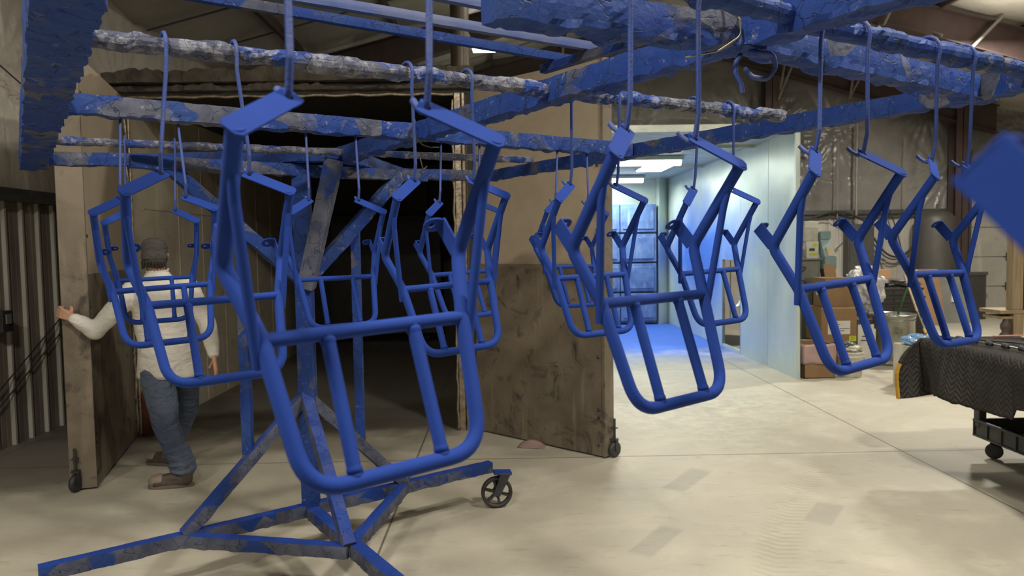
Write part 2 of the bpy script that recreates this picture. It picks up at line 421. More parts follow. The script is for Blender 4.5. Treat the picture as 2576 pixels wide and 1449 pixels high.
# ------------------------------------------------------------------ floor
fm = MB()
fm.add([(-4.6, -5, 0), (12.5, -5, 0), (12.5, 17, 0), (-4.6, 17, 0)], [(0, 1, 2, 3)])
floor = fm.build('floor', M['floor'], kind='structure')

# ------------------------------------------------------------------ walls: quilted insulation surface
def wrinkle(u, v, su, rows, anchors, seed=0., amp=1.):
    """height of the sagging vinyl facing at u along the wall, v up"""
    q = abs(sin(pi*u/su)); h = .05*sqrt(q+.0004)
    for r in rows: 
        d = abs(v-r); h -= .04*math.exp(-(d/.09)**2)
    n = noise.noise(V((u*1.1+seed, v*1.1, 3.1)))
    h += .03*n
    h += .012*noise.noise(V((u*2.2+seed, v*9, 1)))*math.exp(-((u/su-round(u/su))*su/.35)**2)
    for ax, ay, rad, sg in anchors:
        dx = u-ax; dy = v-ay; r = hypot(dx, dy)
        if r < rad*2.5:
            th = atan2(dy, dx)
            k = sin(th*19+2.5*noise.noise(V((th*2, ax, ay))))+.6*sin(th*31+ax)
            h += .020*k*math.exp(-(r/rad)**2)*min(1, r/.08)*amp
    return h
# left wall (x = -4.3), insulation above the corrugated liner
def wl(i, j):
    y = -2+i*14.2; z = 2.2+j*2.42
    return V((-4.42+wrinkle(y, z, 1.52, (3.3,), LA, 4.), y, z))
LA = [(5.9, 3.5, .7, 1), (6.6, 3.35, .6, 1), (8.6, 3.4, .9, 1), (8.6, 2.5, .6, 1), (10.4, 3.6, .8, 1), (3.9, 3.3, .7, 1)]
wall_left = MB().grid(wl, 330, 62).build('wall_left', M['vinyl'], kind='structure', fix=False)
lp = MB()  # corrugated liner panel on the lower left wall
def corr(y0, y1, pitch, hgt, rib=.035):
    ys = [(y0, 0)]; y = y0+pitch*.5
    while y < y1-pitch*.4:
        ys += [(y-rib, 0), (y-rib*.55, hgt), (y+rib*.55, hgt), (y+rib, 0)]
        for k in (.38, .68): ys += [(y+pitch*k-.008, 0), (y+pitch*k, hgt*.10), (y+pitch*k+.008, 0)]
        y += pitch
    ys.append((y1, 0)); return ys
pf = corr(-2, 12.2, .232, .030, .022)
lv = [(-4.34+h, y, z) for z in (0.0, 2.15) for y, h in pf]; n = len(pf)
lp.add(lv, [(i, i+1, n+i+1, n+i) for i in range(n-1)])
lo = lp.build('liner_panel', M['sidingL'], wall_left); lo.data.materials.append(M['siding'])
for p in lo.data.polygons:
    if max(lo.data.vertices[v].co.x for v in p.vertices) > -4.32: p.material_index = 1
MB().box(-4.4, -2, 2.14, -4.24, 12.2, 2.20).box(-4.4, -2, 2.20, -4.30, 12.2, 2.26).build('top_flashing', M['panelgrey'], wall_left)
MB().box(-4.75, -2, 0, -4.46, 12.2, 4.6).build('girt', M['redsteel'], wall_left)

# back wall (y = 16)
BA = [(5.7, 4.05, .9, 1), (5.2, 4.0, .7, 1), (7.3, 4.0, .7, 1), (9.75, 3.05, .9, 1), (9.3, 4.6, .8, 1), (2.8, 3.9, .8, 1), (11.2, 4.2, .8, 1), (6.6, 3.1, .7, 1), (0, 4.2, .8, 1), (-2, 4, .8, 1)]
def wb(i, j):
    x = -4.6+i*17; z = 2.3+j*(4.3)
    return V((x, 16.12-wrinkle(x, z, 1.52, (3.1, 4.4), BA, 9., 1.5), z))
wall_back = MB().grid(wb, 400, 100).build('wall_back', M['vinyldark'], kind='structure', fix=False)
pf = corr(-4.6, 12.4, .305, .03)
lv = [(x, 16.02-h, z) for z in (0.0, 2.3) for x, h in pf]; n = len(pf)
MB().add(lv, [(i, i+1, n+i+1, n+i) for i in range(n-1)]).build('liner_panel', M['siding'], wall_back)
MB().box(-4.6, 15.9, 2.27, 10.0, 16.1, 2.36).box(-4.6, 15.93, 2.19, 10.0, 16.05, 2.23).build('top_flashing', M['panelgrey'], wall_back)
for x in (5.74, 9.81):
    MB().box(x-.14, 15.62, 0, x+.14, 15.64, 5.2).box(x-.008, 15.62, 0, x+.008, 15.9, 5.2).box(x-.14, 15.88, 0, x+.14, 15.9, 5.2).build('column', M['redsteel'], wall_back)
for (x, z0, z1, r) in ((7.25, 2.15, 3.9, .012), (7.66, 2.05, 4.2, .028), (8.70, 2.3, 3.9, .009)):
    MB().tube([(x, 15.86, z0), (x, 15.86, z1)], r, 8).build('conduit', M['greysteel'], wall_back)
MB().beam((5.3, 15.7, 3.62), (6.7, 15.7, 3.6), .03, .04).build('girt_rod', M['redsteel'], wall_back)
MB().box(-4.8, 16.2, 0, 12.6, 16.3, 7).build('girt', M['redsteel'], wall_back)

# right wall and the wall behind the camera close the hall
MB().box(12.4, -5, 0, 12.5, 16.4, 5).build('wall_right', M['vinyldark'], kind='structure')
MB().box(-4.6, -5.1, 0, 12.5, -5, 7).build('wall_rear', M['vinyldark'], kind='structure')

# roof: gable, ridge at x = 3.3
def roofz(x): return 4.45+.26*(x+4.3) if x < 3.3 else 6.426-.25*(x-3.3)
def cl(i, j):
    x = -4.5+i*17; y = -5+j*21.3
    q = abs(sin(pi*y/1.22)); s2 = abs(sin(pi*(x+3.06)/1.45))
    sag = .05*sqrt(q+.001)+.05*s2+.03*noise.noise(V((x*1.3, y*1.3, 0)))
    return V((x, y, roofz(x)+.10-sag))
ceiling = MB().grid(cl, 240, 330).build('ceiling', M['roofvinyl'], kind='structure', fix=False)
for k in range(10):
    x = -3.06+1.45*k
    if abs(x-3.3) < .3: continue
    z = roofz(x)
    MB().box(x-.03, -4, z-.10, x+.03, 15.9, z+.04).build('purlin', M['redsteel'], ceiling)
def rafter(y, dp0, dp1, wdt=.2):
    ps = [(-4.3, dp0+.1), (3.3, dp1), (10.6, dp0+.15)]
    for (xa, da), (xb, db) in ((ps[0], ps[1]), (ps[1], ps[2])):
        za, zb = roofz(xa)-.08, roofz(xb)-.08
        m = MB()
        m.hexa([(xa, y-.006, za-da), (xb, y-.006, zb-db), (xb, y+.006, zb-db), (xa, y+.006, za-da), (xa, y-.006, za), (xb, y-.006, zb), (xb, y+.006, zb), (xa, y+.006, za)])
        for t0, t1 in (((za, zb), .02), ((za-da, zb-db), .02)):
            m.hexa([(xa, y-wdt/2, t0[0]-t1), (xb, y-wdt/2, t0[1]-t1), (xb, y+wdt/2, t0[1]-t1), (xa, y+wdt/2, t0[0]-t1), (xa, y-wdt/2, t0[0]), (xb, y-wdt/2, t0[1]), (xb, y+wdt/2, t0[1]), (xa, y+wdt/2, t0[0])])
        m.build('rafter', M['redsteel'], ceiling)
for y in (4.3, 12., 15.75): rafter(y, .42, .36)
for a, b in (((6.24, 15.6, 5.62), (5.86, 15.6, 4.68)), ((6.0, 15.6, 5.5), (5.9, 15.6, 4.9)), ((7.68, 15.6, 5.3), (7.36, 15.6, 4.69)), ((7.45, 15.6, 5.2), (7.38, 15.6, 4.75)),
             ((7.99, 11.8, 5.2), (7.49, 11.8, 4.70)), ((8.1, 12.9, 5.25), (7.5, 11.9, 4.72)), ((6.34, 11.8, 5.62), (6.1, 11.8, 5.1)), ((6.0, 12.9, 5.7), (6.08, 11.9, 5.1)),
             ((6.6, 12.6, 5.5), (7.1, 11.9, 4.95)), ((9.3, 11.8, 4.9), (9.0, 11.8, 4.4)), ((-1.7, 12.9, 5.05), (-1.75, 12.1, 4.62)), ((1.3, 15, 5.85), (1.3, 15.6, 5.3))):
    MB().tube([a, b], .028, 6).build('flange_brace', M['greysteel'], ceiling)
# sag straps under the insulation
for y in (9.2, 10.4, 13.4, 14.6):
    MB().hexa([(-4.3, y, roofz(-4.3)-.075), (3.3, y, roofz(3.3)-.075), (3.3, y+.03, roofz(3.3)-.075), (-4.3, y+.03, roofz(-4.3)-.075), (-4.3, y, roofz(-4.3)-.06), (3.3, y, roofz(3.3)-.06), (3.3, y+.03, roofz(3.3)-.06), (-4.3, y+.03, roofz(-4.3)-.06)]).build('strap', M['panelgrey'], ceiling)

# garage door in the back wall, right
door = thing('door_1', None, None, (11.0, 15.9, 0)); tag(door, kind='structure')
for k in range(5):
    z0 = .02+k*.642
    MB().box(10.05, 15.86, z0, 12.3, 15.92, z0+.632).build('door_panel', M['garage'], door, bevel=.008)
for k in range(1, 6):
    MB().box(10.94, 15.83, .02+k*.642-.09, 10.98, 15.87, .02+k*.642+.08).box(10.88, 15.84, .02+k*.642-.012, 11.05, 15.87, .02+k*.642+.004).build('hinge', M['black'], door)
MB().box(10.08, 15.78, 0, 10.13, 15.86, 3.6).build('door_track', M['panelgrey'], door)

# diagonal wind-brace rods along the left wall
for a, b, lb in (((-4.285, 5.4, .03), (-4.285, 8.2, 1.67), 'upper of the two thin dark diagonal rods crossing the brown corrugated wall'),
                 ((-4.295, 5.75, .09), (-4.295, 8.2, 1.52), 'lower of the two thin dark diagonal rods crossing the brown corrugated wall'),
                 ((-4.26, 4.9, 3.85), (-4.26, 8.3, 2.6), 'thin dark cable slanting down across the insulated left wall above the liner'),):
    tag(MB().tube([a, b], .0065, 6).build('brace_rod', M['cable']), lb, 'rod')
MB_box = MB().box(-4.31, 6.20, 1.02, -4.2, 6.34, 1.2)
t = thing('outlet_box', 'small dark electrical outlet box on the brown corrugated wall at far left', 'outlet', (-4.3, 6.27, 1.0))
MB_box.build('box_body', M['black'], t, bevel=.006); MB().box(-4.2, 6.24, 1.09, -4.19, 6.3, 1.17).build('socket_plate', M['greysteel'], t)

# ------------------------------------------------------------------ batch oven
OX0, OX1, OY, OYB = -3.34, -.39, 6.72, 12.4
oven = thing('curing_oven', 'huge walk-in curing oven with dark interior and both tall doors swung open', 'oven', (-1.86, 9, 0))
o_in = MB().box(OX0-.14, OY, 0, OX0, OYB, 3.06)
o_in.build('side_wall', M['ovenin'], oven)
MB().box(OX1, OY, 0, OX1+.14, OYB, 3.06).build('side_wall', M['ovenin'], oven)
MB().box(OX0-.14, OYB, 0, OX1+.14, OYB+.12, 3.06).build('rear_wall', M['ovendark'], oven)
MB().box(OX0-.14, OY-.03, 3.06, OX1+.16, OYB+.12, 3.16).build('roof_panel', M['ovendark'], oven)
m = MB()  # wall panel flanges inside, left and right
for k in range(1, 9):
    y = OY+.35+k*.60
    m.box(OX0, y-.006, .02, OX0+.006, y+.006, 3.04)
m.box(OX0, OY+.2, 2.08, OX0+.008, OYB, 2.095)
m.build('panel_flange', M['ovenin'], oven)
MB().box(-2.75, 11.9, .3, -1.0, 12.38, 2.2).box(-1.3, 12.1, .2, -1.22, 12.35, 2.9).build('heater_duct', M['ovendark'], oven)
# lumpy mineral-wool insulation on the roof edge
def wool(x0, x1, y0, y1, z0, h):
    m = MB(); nu = int((x1-x0)/.03); sec = 10
    vs = []; fs = []
    for i in range(nu+1):
        x = x0+(x1-x0)*i/nu
        for k in range(sec):
            a = 2*pi*k/sec
            py = (y0+y1)/2+(y1-y0)/2*max(-1, min(1, 1.35*cos(a))); pz = z0+h/2+h/2*max(-1, min(1, 1.35*sin(a)))
            d = .03*noise.noise(V((x*5, py*9, pz*9)))+.02*noise.noise(V((x*17, py*20, pz*20)))
            if pz > z0+h*.6: pz += d*1.6+.035*noise.noise(V((x*1.3, 0, 5)))
            vs.append((x, py+d-(.02 if noise.noise(V((x*2.1, 1, 1))) > .1 else 0), pz))
        if i:
            for k in range(sec):
                l = (k+1) % sec; fs.append(((i-1)*sec+k, (i-1)*sec+l, i*sec+l, i*sec+k))
    return m.add(vs, fs)
wool(OX0-.17, OX1+.16, OY-.10, OY+.5, 3.16, .13).build('roof_insulation', M['ovenout'], oven)
wool(OX0-.17, OX1+.16, OY-.075, OY+.02, 3.095, .055).build('roof_edge_strip', M['ovenout'], oven)
m = MB()
m.tube([(OX0+.02, OY-.045, .02), (OX0+.02, OY-.045, 3.03)], .012, 8)
for i in range(30):
    z = .05+i*.1; m.tube([(OX0-.02+.008*sin(i*1.7), OY-.03, z), (OX0-.012+.010*sin(i*2.9+1), OY-.035, z+.1)], .022, 6)
m.build('left_jamb_seal', M['trim'], oven)
m = MB()
m.box(OX1-.02, OY-.05, 0, OX1+.03, OY+.0, 3.06)
m.tube([(OX1-.035, OY-.04, .01)]+[(OX1-.035+.006*sin(i*2.1), OY-.04+.004*cos(i*3), i*.1) for i in range(1, 31)], .012, 6)
m.tube([(OX1+.055, OY-.03, 0), (OX1+.055, OY-.03, 3.06)], .02, 8)
m.build('right_jamb_seal', M['trim'], oven)
m = MB(); m.box(OX1+.085, OY-.04, 0, OX1+.15, OY, 3.06).build('hinge_channel', M['gasket'], oven)
MB().tube([(OX0, OY-.04, 3.05)]+[(OX0+.03+i*.097, OY-.045+.004*sin(i*2), 3.052+.006*sin(i*1.9)) for i in range(30)]+[(OX1-.03, OY-.04, 3.05)], .013, 6).build('header_seal', M['trim'], oven)
MB().box(OX0+.045, OY-.06, 0, OX0+.115, OY+.02, .42).build('jamb_foot', M['rust'], oven, label='rusty red painted foot of the jamb')

def oven_door(hinge, end, th, side, h):
    """door slab from hinge to end; `side` = which way the thickness goes"""
    hx, hy = hinge; ex, ey = end; d = V((ex-hx, ey-hy, 0)); L = d.length; d.normalize()
    nrm = V((d.y, -d.x, 0))*side
    H0 = V((hx, hy, 0)); zb = .014
    root = bpy.data.objects.new('oven_door', None); COL.objects.link(root); root.location = V(H0)-world_loc(oven); root.parent = oven
    def slab(a, b, z0, z1, t0, t1):
        p = [H0+d*a+nrm*t0, H0+d*b+nrm*t0, H0+d*b+nrm*t1, H0+d*a+nrm*t1]
        return [(q.x, q.y, z0) for q in p]+[(q.x, q.y, z1) for q in p]
    MB().hexa(slab(.01, L, zb, h, -th, -.012)).build('door_core', M['ovenlow'], root)
    MB().hexa(slab(0, L+.004, zb, 1.53, -.012, 0)).build('lower_sheet', M['ovenlow'], root, label='soot-stained lower metal sheet of the door')
    MB().hexa(slab(0, L+.004, 1.50, h, -.020, -.005)).build('upper_sheet', M['ovenup'], root, label='clean tan upper metal sheet of the door')
    m = MB().hexa(slab(L-.012, L+.012, zb, h, -th-.004, .006)); m.build('edge_channel', M['ovenlow'], root)
    for z in [.1, .32, .38]+[.8+.5*i for i in range(5)]:
        c = H0+d*(L-.05)+V((0, 0, z)); MB().lathe([(.014, 0), (.012, .006), (0.0, .010)], c, 8, nrm).build('rivet', M['black'], root)
    # swivel caster at the free edge
    c = H0+d*(L+.040)-nrm*(th*.75)
    MB().tube([c+V((0, 0, .10)), c+V((0, 0, .31))], .010, 8).beam(c+V((0, 0, .235))-d*.05, c+V((0, 0, .235))+d*.02, .04, .008).beam(c+V((0, 0, .145))-d*.05, c+V((0, 0, .145))+d*.02, .055, .012).build('spring_rod', M['black'], root)
    ax = (d*.95+nrm*.1).normalized() if side > 0 else (d*.4+nrm).normalized()
    MB().lathe([(.0, -.018), (.045, -.018), (.060, -.014), (.063, 0), (.060, .014), (.045, .018), (0, .018)], c+V((0, 0, .064)), 24, ax).build('caster_wheel', M['black'], root)
    MB().beam(c+ax*.024+V((0, 0, .15)), c+ax*.024+V((0, 0, .055)), .03, .006, ax.cross(V((0, 0, 1)))).build('caster_fork', M['black'], root)
    return root
# soot/edge: right door swung wide, left door nearly square to the front
oven_door((-.25, 6.66), (.78, 5.70), .11, 1, 3.12)
oven_door((-3.33, 6.60), (-2.92, 5.20), .16, -1, 3.06)

# exhaust stack on the oven roof
st = thing('exhaust_stack', 'round brown exhaust stack rising from the oven roof to the ceiling', 'pipe', (-.42, 8, 3.18))
MB().lathe([(.10, 0), (.10, 2.16)], (-.42, 8, 3.18), 28).build('pipe', M['duct'], st)
MB().lathe([(.115, 0), (.115, .04)], (-.42, 8, 3.9), 28).build('collar', M['duct'], st)

# visible high-bay LED
def bay(x, y, z, sx, sy, label):
    t = thing('ceiling_light', label, 'light', (x, y, z))
    MB().box(x-sx/2-.03, y-sy/2-.03, z, x+sx/2+.03, y+sy/2+.03, z+.06).build('housing', M['greysteel'], t)
    MB().box(x-sx/2, y-sy/2, z-.05, x+sx/2, y+sy/2, z).build('lens', M['lamp'], t)
    MB().tube([(x, y, z+.06), (x, y, roofz(x)-.02)], .012, 6).build('stem', M['greysteel'], t)
    return t
bay(-.27, 13.4, 5.24, .40, .25, 'small glowing LED high-bay lamp hanging under the roof beyond the oven')

# ------------------------------------------------------------------ spray booth
booth = thing('spray_booth', 'brightly lit walk-in powder spray booth of pale metal panels dusted blue', 'booth', (2.25, 12, 0))
BX0, BX1, BY0, BY1, BH = .92, 3.6, 8.96, 15.66, 3.06
def sidew(y): return BX1-.012*(y-BY0)
m = MB()
def wallseg(y0, y1, z0, z1, x=None):
    a, b = sidew(y0), sidew(y1)
    return [(a, y0, z0), (a+.04, y0, z0), (b+.04, y1, z0), (b, y1, z0), (a, y0, z1), (a+.04, y0, z1), (b+.04, y1, z1), (b, y1, z1)]
HY0, HY1, HZ0, HZ1 = 11.02, 11.88, .05, 1.42
edges = [BY0, 9.9, HY0]
for a, b in ((BY0, 9.9), (9.9, HY0), (HY1, 13.1), (13.1, 14.4), (14.4, BY1)):
    q = MB().hexa(wallseg(a+.004, b-.004, 0, BH)); q.build('side_panel', M['booth'], booth, bevel=.004)
MB().hexa(wallseg(HY0, HY1, HZ1, BH)).build('side_panel', M['booth'], booth); MB().hexa(wallseg(HY0, HY1, 0, HZ0)).build('opening_sill', M['booth'], booth)
MB().hexa(wallseg(HY0-.02, HY0+.01, 0, HZ1)).hexa(wallseg(HY1-.01, HY1+.02, 0, HZ1)).build('opening_frame', M['cabgrey'], booth)
# flared front edge post
MB().hexa([(3.585, 8.90, 0), (3.63, 8.90, 0), (3.63, 8.98, 0), (3.60, 8.98, 0), (3.555, 8.90, BH), (3.60, 8.90, BH), (3.60, 8.98, BH), (3.57, 8.98, BH)]).build('corner_post', M['booth'], booth)
MB().box(BX0-.04, BY0, 0, BX0, BY1, BH).build('side_panel', M['booth'], booth)
MB().box(BX0-.04, BY1, 0, BX1+.1, BY1+.05, BH).build('rear_panel', M['booth'], booth)
MB().box(BX0-.04, BY0, BH, BX1+.06, BY1+.05, BH+.05).build('ceiling_panel', M['boothdull'], booth)
MB().box(BX0-.04, BY0-.03, BH-.03, BX1+.06, BY0+.04, BH+.055).build('front_header', M['boothdull'], booth)
MB().box(BX0, 12.9, BH-.05, BX1, 12.95, BH).box(BX0, 10.4, BH-.04, BX1, 10.44, BH).build('ceiling_rib', M['boothdull'], booth)
m = MB(); m.hexa([(3.27, 15.3, 0), (3.50, 15.6, 0), (3.52, 15.64, 0), (3.27, 15.64, 0), (3.27, 15.3, BH), (3.50, 15.6, BH), (3.52, 15.64, BH), (3.27, 15.64, BH)])
m.build('corner_panel', M['booth'], booth)
for ix, (xa, xb) in enumerate(((1.15, 1.70), (1.72, 2.45), (2.47, 3.22))):
    for iz in range(4):
        z0 = .08+iz*.62
        MB().box(xa, 15.34, z0, xb, 15.62, z0+.58).box(xa+.05, 15.32, z0+.06, xb-.05, 15.34, z0+.52).build('filter_panel', M['filter'], booth, bevel=.02)
for y, lb in ((11.6, 'nearer glowing tube light across the spray booth ceiling'), (14.7, 'farther glowing tube light at the back of the spray booth ceiling')):
    t = thing('tube_light', lb, 'light', (2.25, y, 2.97))
    MB().box(1.65, y-.11, 2.99, 2.85, y+.11, 3.05).build('housing', M['boothdull'], t)
    MB().tube([(1.68, y, 2.96), (2.82, y, 2.96)], .05, 14).build('diffuser', M['blamp'], t)
t = thing('flat_light', 'flat square glowing light panel between the tube lights in the spray booth', 'light', (2.65, 12.7, 3.0))
MB().box(2.42, 12.0, 3.015, 2.93, 13.4, 3.05).build('housing', M['boothdull'], t); MB().box(2.45, 12.03, 2.995, 2.9, 13.37, 3.015).build('diffuser', M['blamp'], t)

# ------------------------------------------------------------------ rolling rack with crusted paint
def crust(a, b, w, h, amp=.006, drip=.012, step=.014, rnd=.25, n=24, seed=0.):
    a = V(a); b = V(b); d, x, y = frame_of(b-a); L = (b-a).length; N = max(2, int(L/step)); m = MB()
    vs = []; fs = []
    for i in range(N+1):
        c = a.lerp(b, i/N)
        for k in range(n):
            t = 2*pi*k/n; e = .55 if rnd < .5 else 1.0
            cx = math.copysign(abs(cos(t))**e, cos(t)); cy = math.copysign(abs(sin(t))**e, sin(t))
            if rnd < .5:
                s = 1/max(abs(cos(t)), abs(sin(t))); q = .22
                cx = cos(t)*(s*(1-q)+q*1.12); cy = sin(t)*(s*(1-q)+q*1.12)
            p = c+x*cx*w/2+y*cy*h/2
            nv = (x*cx+y*cy).normalized()
            o = noise.noise(p*9+V((seed, 0, 0)))*.25+noise.noise(p*30)*.4
            pl = noise.noise(V((p.x*11, p.y*11, p.z*7+seed)))
            o += (.55 if pl > .12 else 0)+(-.6 if noise.noise(p*16+V((7, seed, 0))) > .36 else 0)
            ef = .42 if rnd < .5 and nv.z > -.55 else 1.25
            p = p+nv*o*amp*ef
            if nv.z < -.3: p.z -= max(0, noise.noise(V((p.x*16, p.y*16, seed))))*drip
            vs.append(p)
        if i:
            for k in range(n):
                l = (k+1) % n; fs.append(((i-1)*n+k, (i-1)*n+l, i*n+l, i*n+k))
    m.add(vs, fs, False); m.f.append(list(range(n))[::-1]); m.sm.append(False); m.f.append([N*n+k for k in range(n)]); m.sm.append(False)
    return m
RZ = 2.17
rack = thing('hanging_rack', 'large rolling steel rack with flaking blue paint carrying all the hanging luggage carriers', 'rack', (-1.06, 3.94, 0))
def rail(name, a, b, w=.066, h=.066, mat='rack', sd=0., z=RZ, amp=.006, drip=.012, rnd=.25, n=24, label=None):
    az = a[2] if len(a) > 2 else z; bz = b[2] if len(b) > 2 else z
    return crust((a[0], a[1], az), (b[0], b[1], bz), w, h, amp, drip, seed=sd, rnd=rnd, n=n).build(name, M[mat], rack, fix=False, label=label)
rail('side_rail', (-2.44, 3.90), (-.45, .86), .118, .105, sd=1, amp=.009, drip=.014)
rail('end_rail', (-2.46, 3.84), (-1.81, 4.01), mat='rackgrey', sd=2)
rail('corner_brace', (-1.86, 4.005), (-.80, 3.86), sd=3)
rail('corner_brace', (-.82, 3.86), (-.66, 4.92), sd=4)
rail('end_rail', (-.69, 4.89), (-.03, 5.13), mat='rackgrey', sd=5)
rail('side_rail', (-.06, 5.10), (1.60, 2.42), sd=6)
rail('corner_brace', (1.56, 2.45), (1.66, 1.95), .08, .075, mat='rackgrey', sd=7)
rail('center_rail', (-.84, 3.90), (.60, 1.72), .075, .072, sd=8, amp=.008, drip=.02)
rail('center_rail', (.57, 1.76), (1.10, .90), .075, .07, sd=9, amp=.007)
rail('cross_rail', (-.02, 1.50), (.60, 1.78), .075, .075, sd=10, amp=.008, drip=.02)
rail('cross_rail', (.57, 1.76), (1.62, 2.46), .070, .070, sd=11, amp=.008, drip=.018)
rail('cross_rail', (-1.47, 2.43), (.66, 3.83), .066, .066, mat='rackgrey', sd=12, amp=.007)
rail('hanging_pipe', (-1.00, 1.68), (1.10, 2.885), .042, .042, mat='pipedust', sd=13, rnd=1, n=16, amp=.007, drip=.006)
rail('hanging_pipe', (-2.02, 3.215), (.18, 4.23), .036, .036, mat='pipedust', sd=14, rnd=1, n=14, amp=.003, drip=.003)
rail('hanging_pipe', (.68, 1.665), (1.62, 2.21), .046, .046, sd=15, rnd=1, n=16, amp=.008, drip=.010)
rail('hanging_pipe', (-.52, .86), (.66, 1.63), .046, .046, sd=16, rnd=1, n=16, amp=.007, drip=.008)
# stand
P0 = (-1.06, 3.94)
rail('post', (*P0, .24), (*P0, 2.10), .085, .085, mat='rack', sd=20, amp=.003, drip=0)
rail('top_beam', (-1.72, 3.46, 2.10), (-.45, 4.385, 2.10), .07, .06, mat='rackgrey', sd=21, amp=.002)
rail('brace', (-1.06, 3.94, 1.50), (-1.60, 3.55, 2.10), .062, .062, mat='rack', sd=22, amp=.003)
rail('brace', (-1.06, 3.94, 1.50), (-.58, 4.28, 2.10), .066, .066, mat='rackgrey', sd=23, amp=.005)
rail('brace', (-1.04, 3.90, 1.48), (-.85, 3.80, 2.14), .085, .085, mat='rackbase', sd=24, amp=.006)
J1, J2, J3 = (-.60, 4.29), (-.74, 3.38), (-1.58, 3.56)
rail('base_beam', (-2.07, 3.20, .27), (-.10, 4.66, .27), .062, .066, mat='rackbase', sd=25, amp=.004, drip=.006)
rail('base_beam', (-1.04, 3.90, .265), (-.22, 2.66, .265), .066, .066, mat='rackbase', sd=26, amp=.003)
rail('base_tie', (*J3, .268), (*J2, .268), .062, .060, mat='rackbase', sd=27, amp=.003)
rail('base_tie', (*J2, .268), (*J1, .268), .060, .060, mat='rackbase', sd=28, amp=.004)
for k, j in enumerate((J1, J2, J3)):
    rail('leg_strut', (-1.07, 3.93, .90), (j[0], j[1], .29), .060, .060, mat='rackbase', sd=30+k, amp=.003)
rail('upright', (-1.325, 3.755, .58), (-1.325, 3.755, 1.80), .050, .050, mat='rack', sd=34, amp=.005, drip=0)
rail('upright', (-.82, 4.13, .58), (-.82, 4.13, 1.80), .048, .048, mat='rack', sd=35, amp=.004, drip=0)
def iron_caster(x, y, ax):
    """spoked cast-iron caster under a base beam end; ax = wheel axis"""
    ax = V(ax).normalized(); c = V((x, y, .102)); root = bpy.data.objects.new('caster', None); COL.objects.link(root)
    root.location = c-world_loc(rack); root.parent = rack
    u = ax.cross(V((0, 0, 1))).normalized(); m = MB()
    m.lathe([(.080, -.02), (.100, -.018), (.102, 0), (.100, .018), (.080, .02), (.080, -.02)], c, 40, ax)
    m.lathe([(0, -.028), (.026, -.028), (.026, .028), (0, .028)], c, 20, ax)
    m.build('wheel_rim', M['black'], root)
    for k in range(6):
        a = pi*k/3+.3; d = u*cos(a)+V((0, 0, 1))*sin(a)
        MB().beam(c+d*.02, c+d*.084, .022, .016, ax).build('spoke', M['black'], root)
    for s in (-1, 1):
        o = ax*s*.034
        MB().prism([c+o+u*.028+V((0, 0, -.015)), c+o-u*.018+V((0, 0, -.015)), c+o+u*-.085+V((0, 0, .118)), c+o+u*-.020+V((0, 0, .124))], ax*s*.006).build('fork_plate', M['black'], root)
    MB().beam(c+u*-.095+V((0, 0, .124)), c+u*.02+V((0, 0, .130)), .085, .014, ax).build('mounting_plate', M['rackbase'], root)
    MB().tube([c-ax*.045, c+ax*.045], .009, 10).build('axle_bolt', M['black'], root)
iron_caster(-.06, 4.66, (.15, -1, 0))
iron_caster(-.20, 2.63, (.8, -.6, 0))
iron_caster(-2.05, 3.18, (.7, -.7, 0))
# bent wire loops left hanging at the hub
def wiring(name, pts, r, mat, label, cat='wire', rad=.02, group=None):
    return tag(MB().tube(fillet(pts, rad, 6), r, 8).build(name, M[mat]), label, cat, group)
wiring('wire_loop', [(.585, 1.74, 2.13), (.60, 1.72, 2.118), (.635, 1.72, 2.115), (.643, 1.73, 2.085), (.625, 1.735, 2.06), (.59, 1.74, 2.068), (.575, 1.745, 2.09)], .006, 'hook', 'curled blue wire loop hanging under the rail crossing at top right')
wiring('bent_wire', [(.565, 1.74, 2.12), (.55, 1.73, 2.10), (.548, 1.73, 2.075), (.562, 1.73, 2.05), (.565, 1.73, 2.03)], .006, 'hook', 'short bent blue wire dangling left of the curled wire loop', rad=.012)
wiring('binding_wire', [(.45, 1.76, 2.225), (.50, 1.70, 2.22), (.545, 1.69, 2.19), (.55, 1.69, 2.15), (.50, 1.70, 2.118), (.44, 1.76, 2.12)], .0025, 'wire', 'thin bare wire wrapped round the cross rail at the top right crossing', rad=.02)
wiring('binding_wire', [(-.36, 3.06, 2.21), (-.345, 3.03, 2.20), (-.352, 3.02, 2.14), (-.32, 3.04, 2.10), (-.29, 3.08, 2.095), (-.26, 3.12, 2.10)], .003, 'cable', 'thin dark wire twisted round the middle crossing of the rack', rad=.02)
wiring('binding_wire', [(-.37, 3.4, 2.09), (-.352, 3.36, 2.03), (-.335, 3.36, 2.05)], .003, 'wire', 'bare wire ends poking down under the middle crossing of the rack', rad=.01)

# second ladder-like rack slung higher up
lad = thing('overhead_ladder', 'smooth blue ladder-like frame slung above and behind the hanging rack', 'rack', (.3, 4.1, 2.75))
for k, (a, b) in enumerate((((-1.75, 2.84), (.41, 4.30)), ((-1.45, 2.83), (.56, 4.07)), ((-1.1, 2.66), (.71, 3.80)))):
    crust((*a, 2.75), (*b, 2.75), .042, .045, .0012, 0, .05, seed=40+k).build('rung', M['rack'] if k == 0 else M['rackladder'], lad, fix=False)
MB().beam((.25, 4.32, 2.70), (1.15, 3.15, 2.70), .05, .05).build('cross_member', M['rackgrey'], lad, bevel=.006)
MB().beam((-1.72, 2.95, 2.70), (-1.0, 2.6, 2.70), .05, .05).build('cross_member', M['rackgrey'], lad, bevel=.006)
for x, y in ((-1.65, 2.92), (-1.08, 2.64)):
    MB().tube([(x, y, 2.74), (x, y, roofz(x)-.05)], .012, 8).build('hanger_rod', M['rackgrey'], lad)

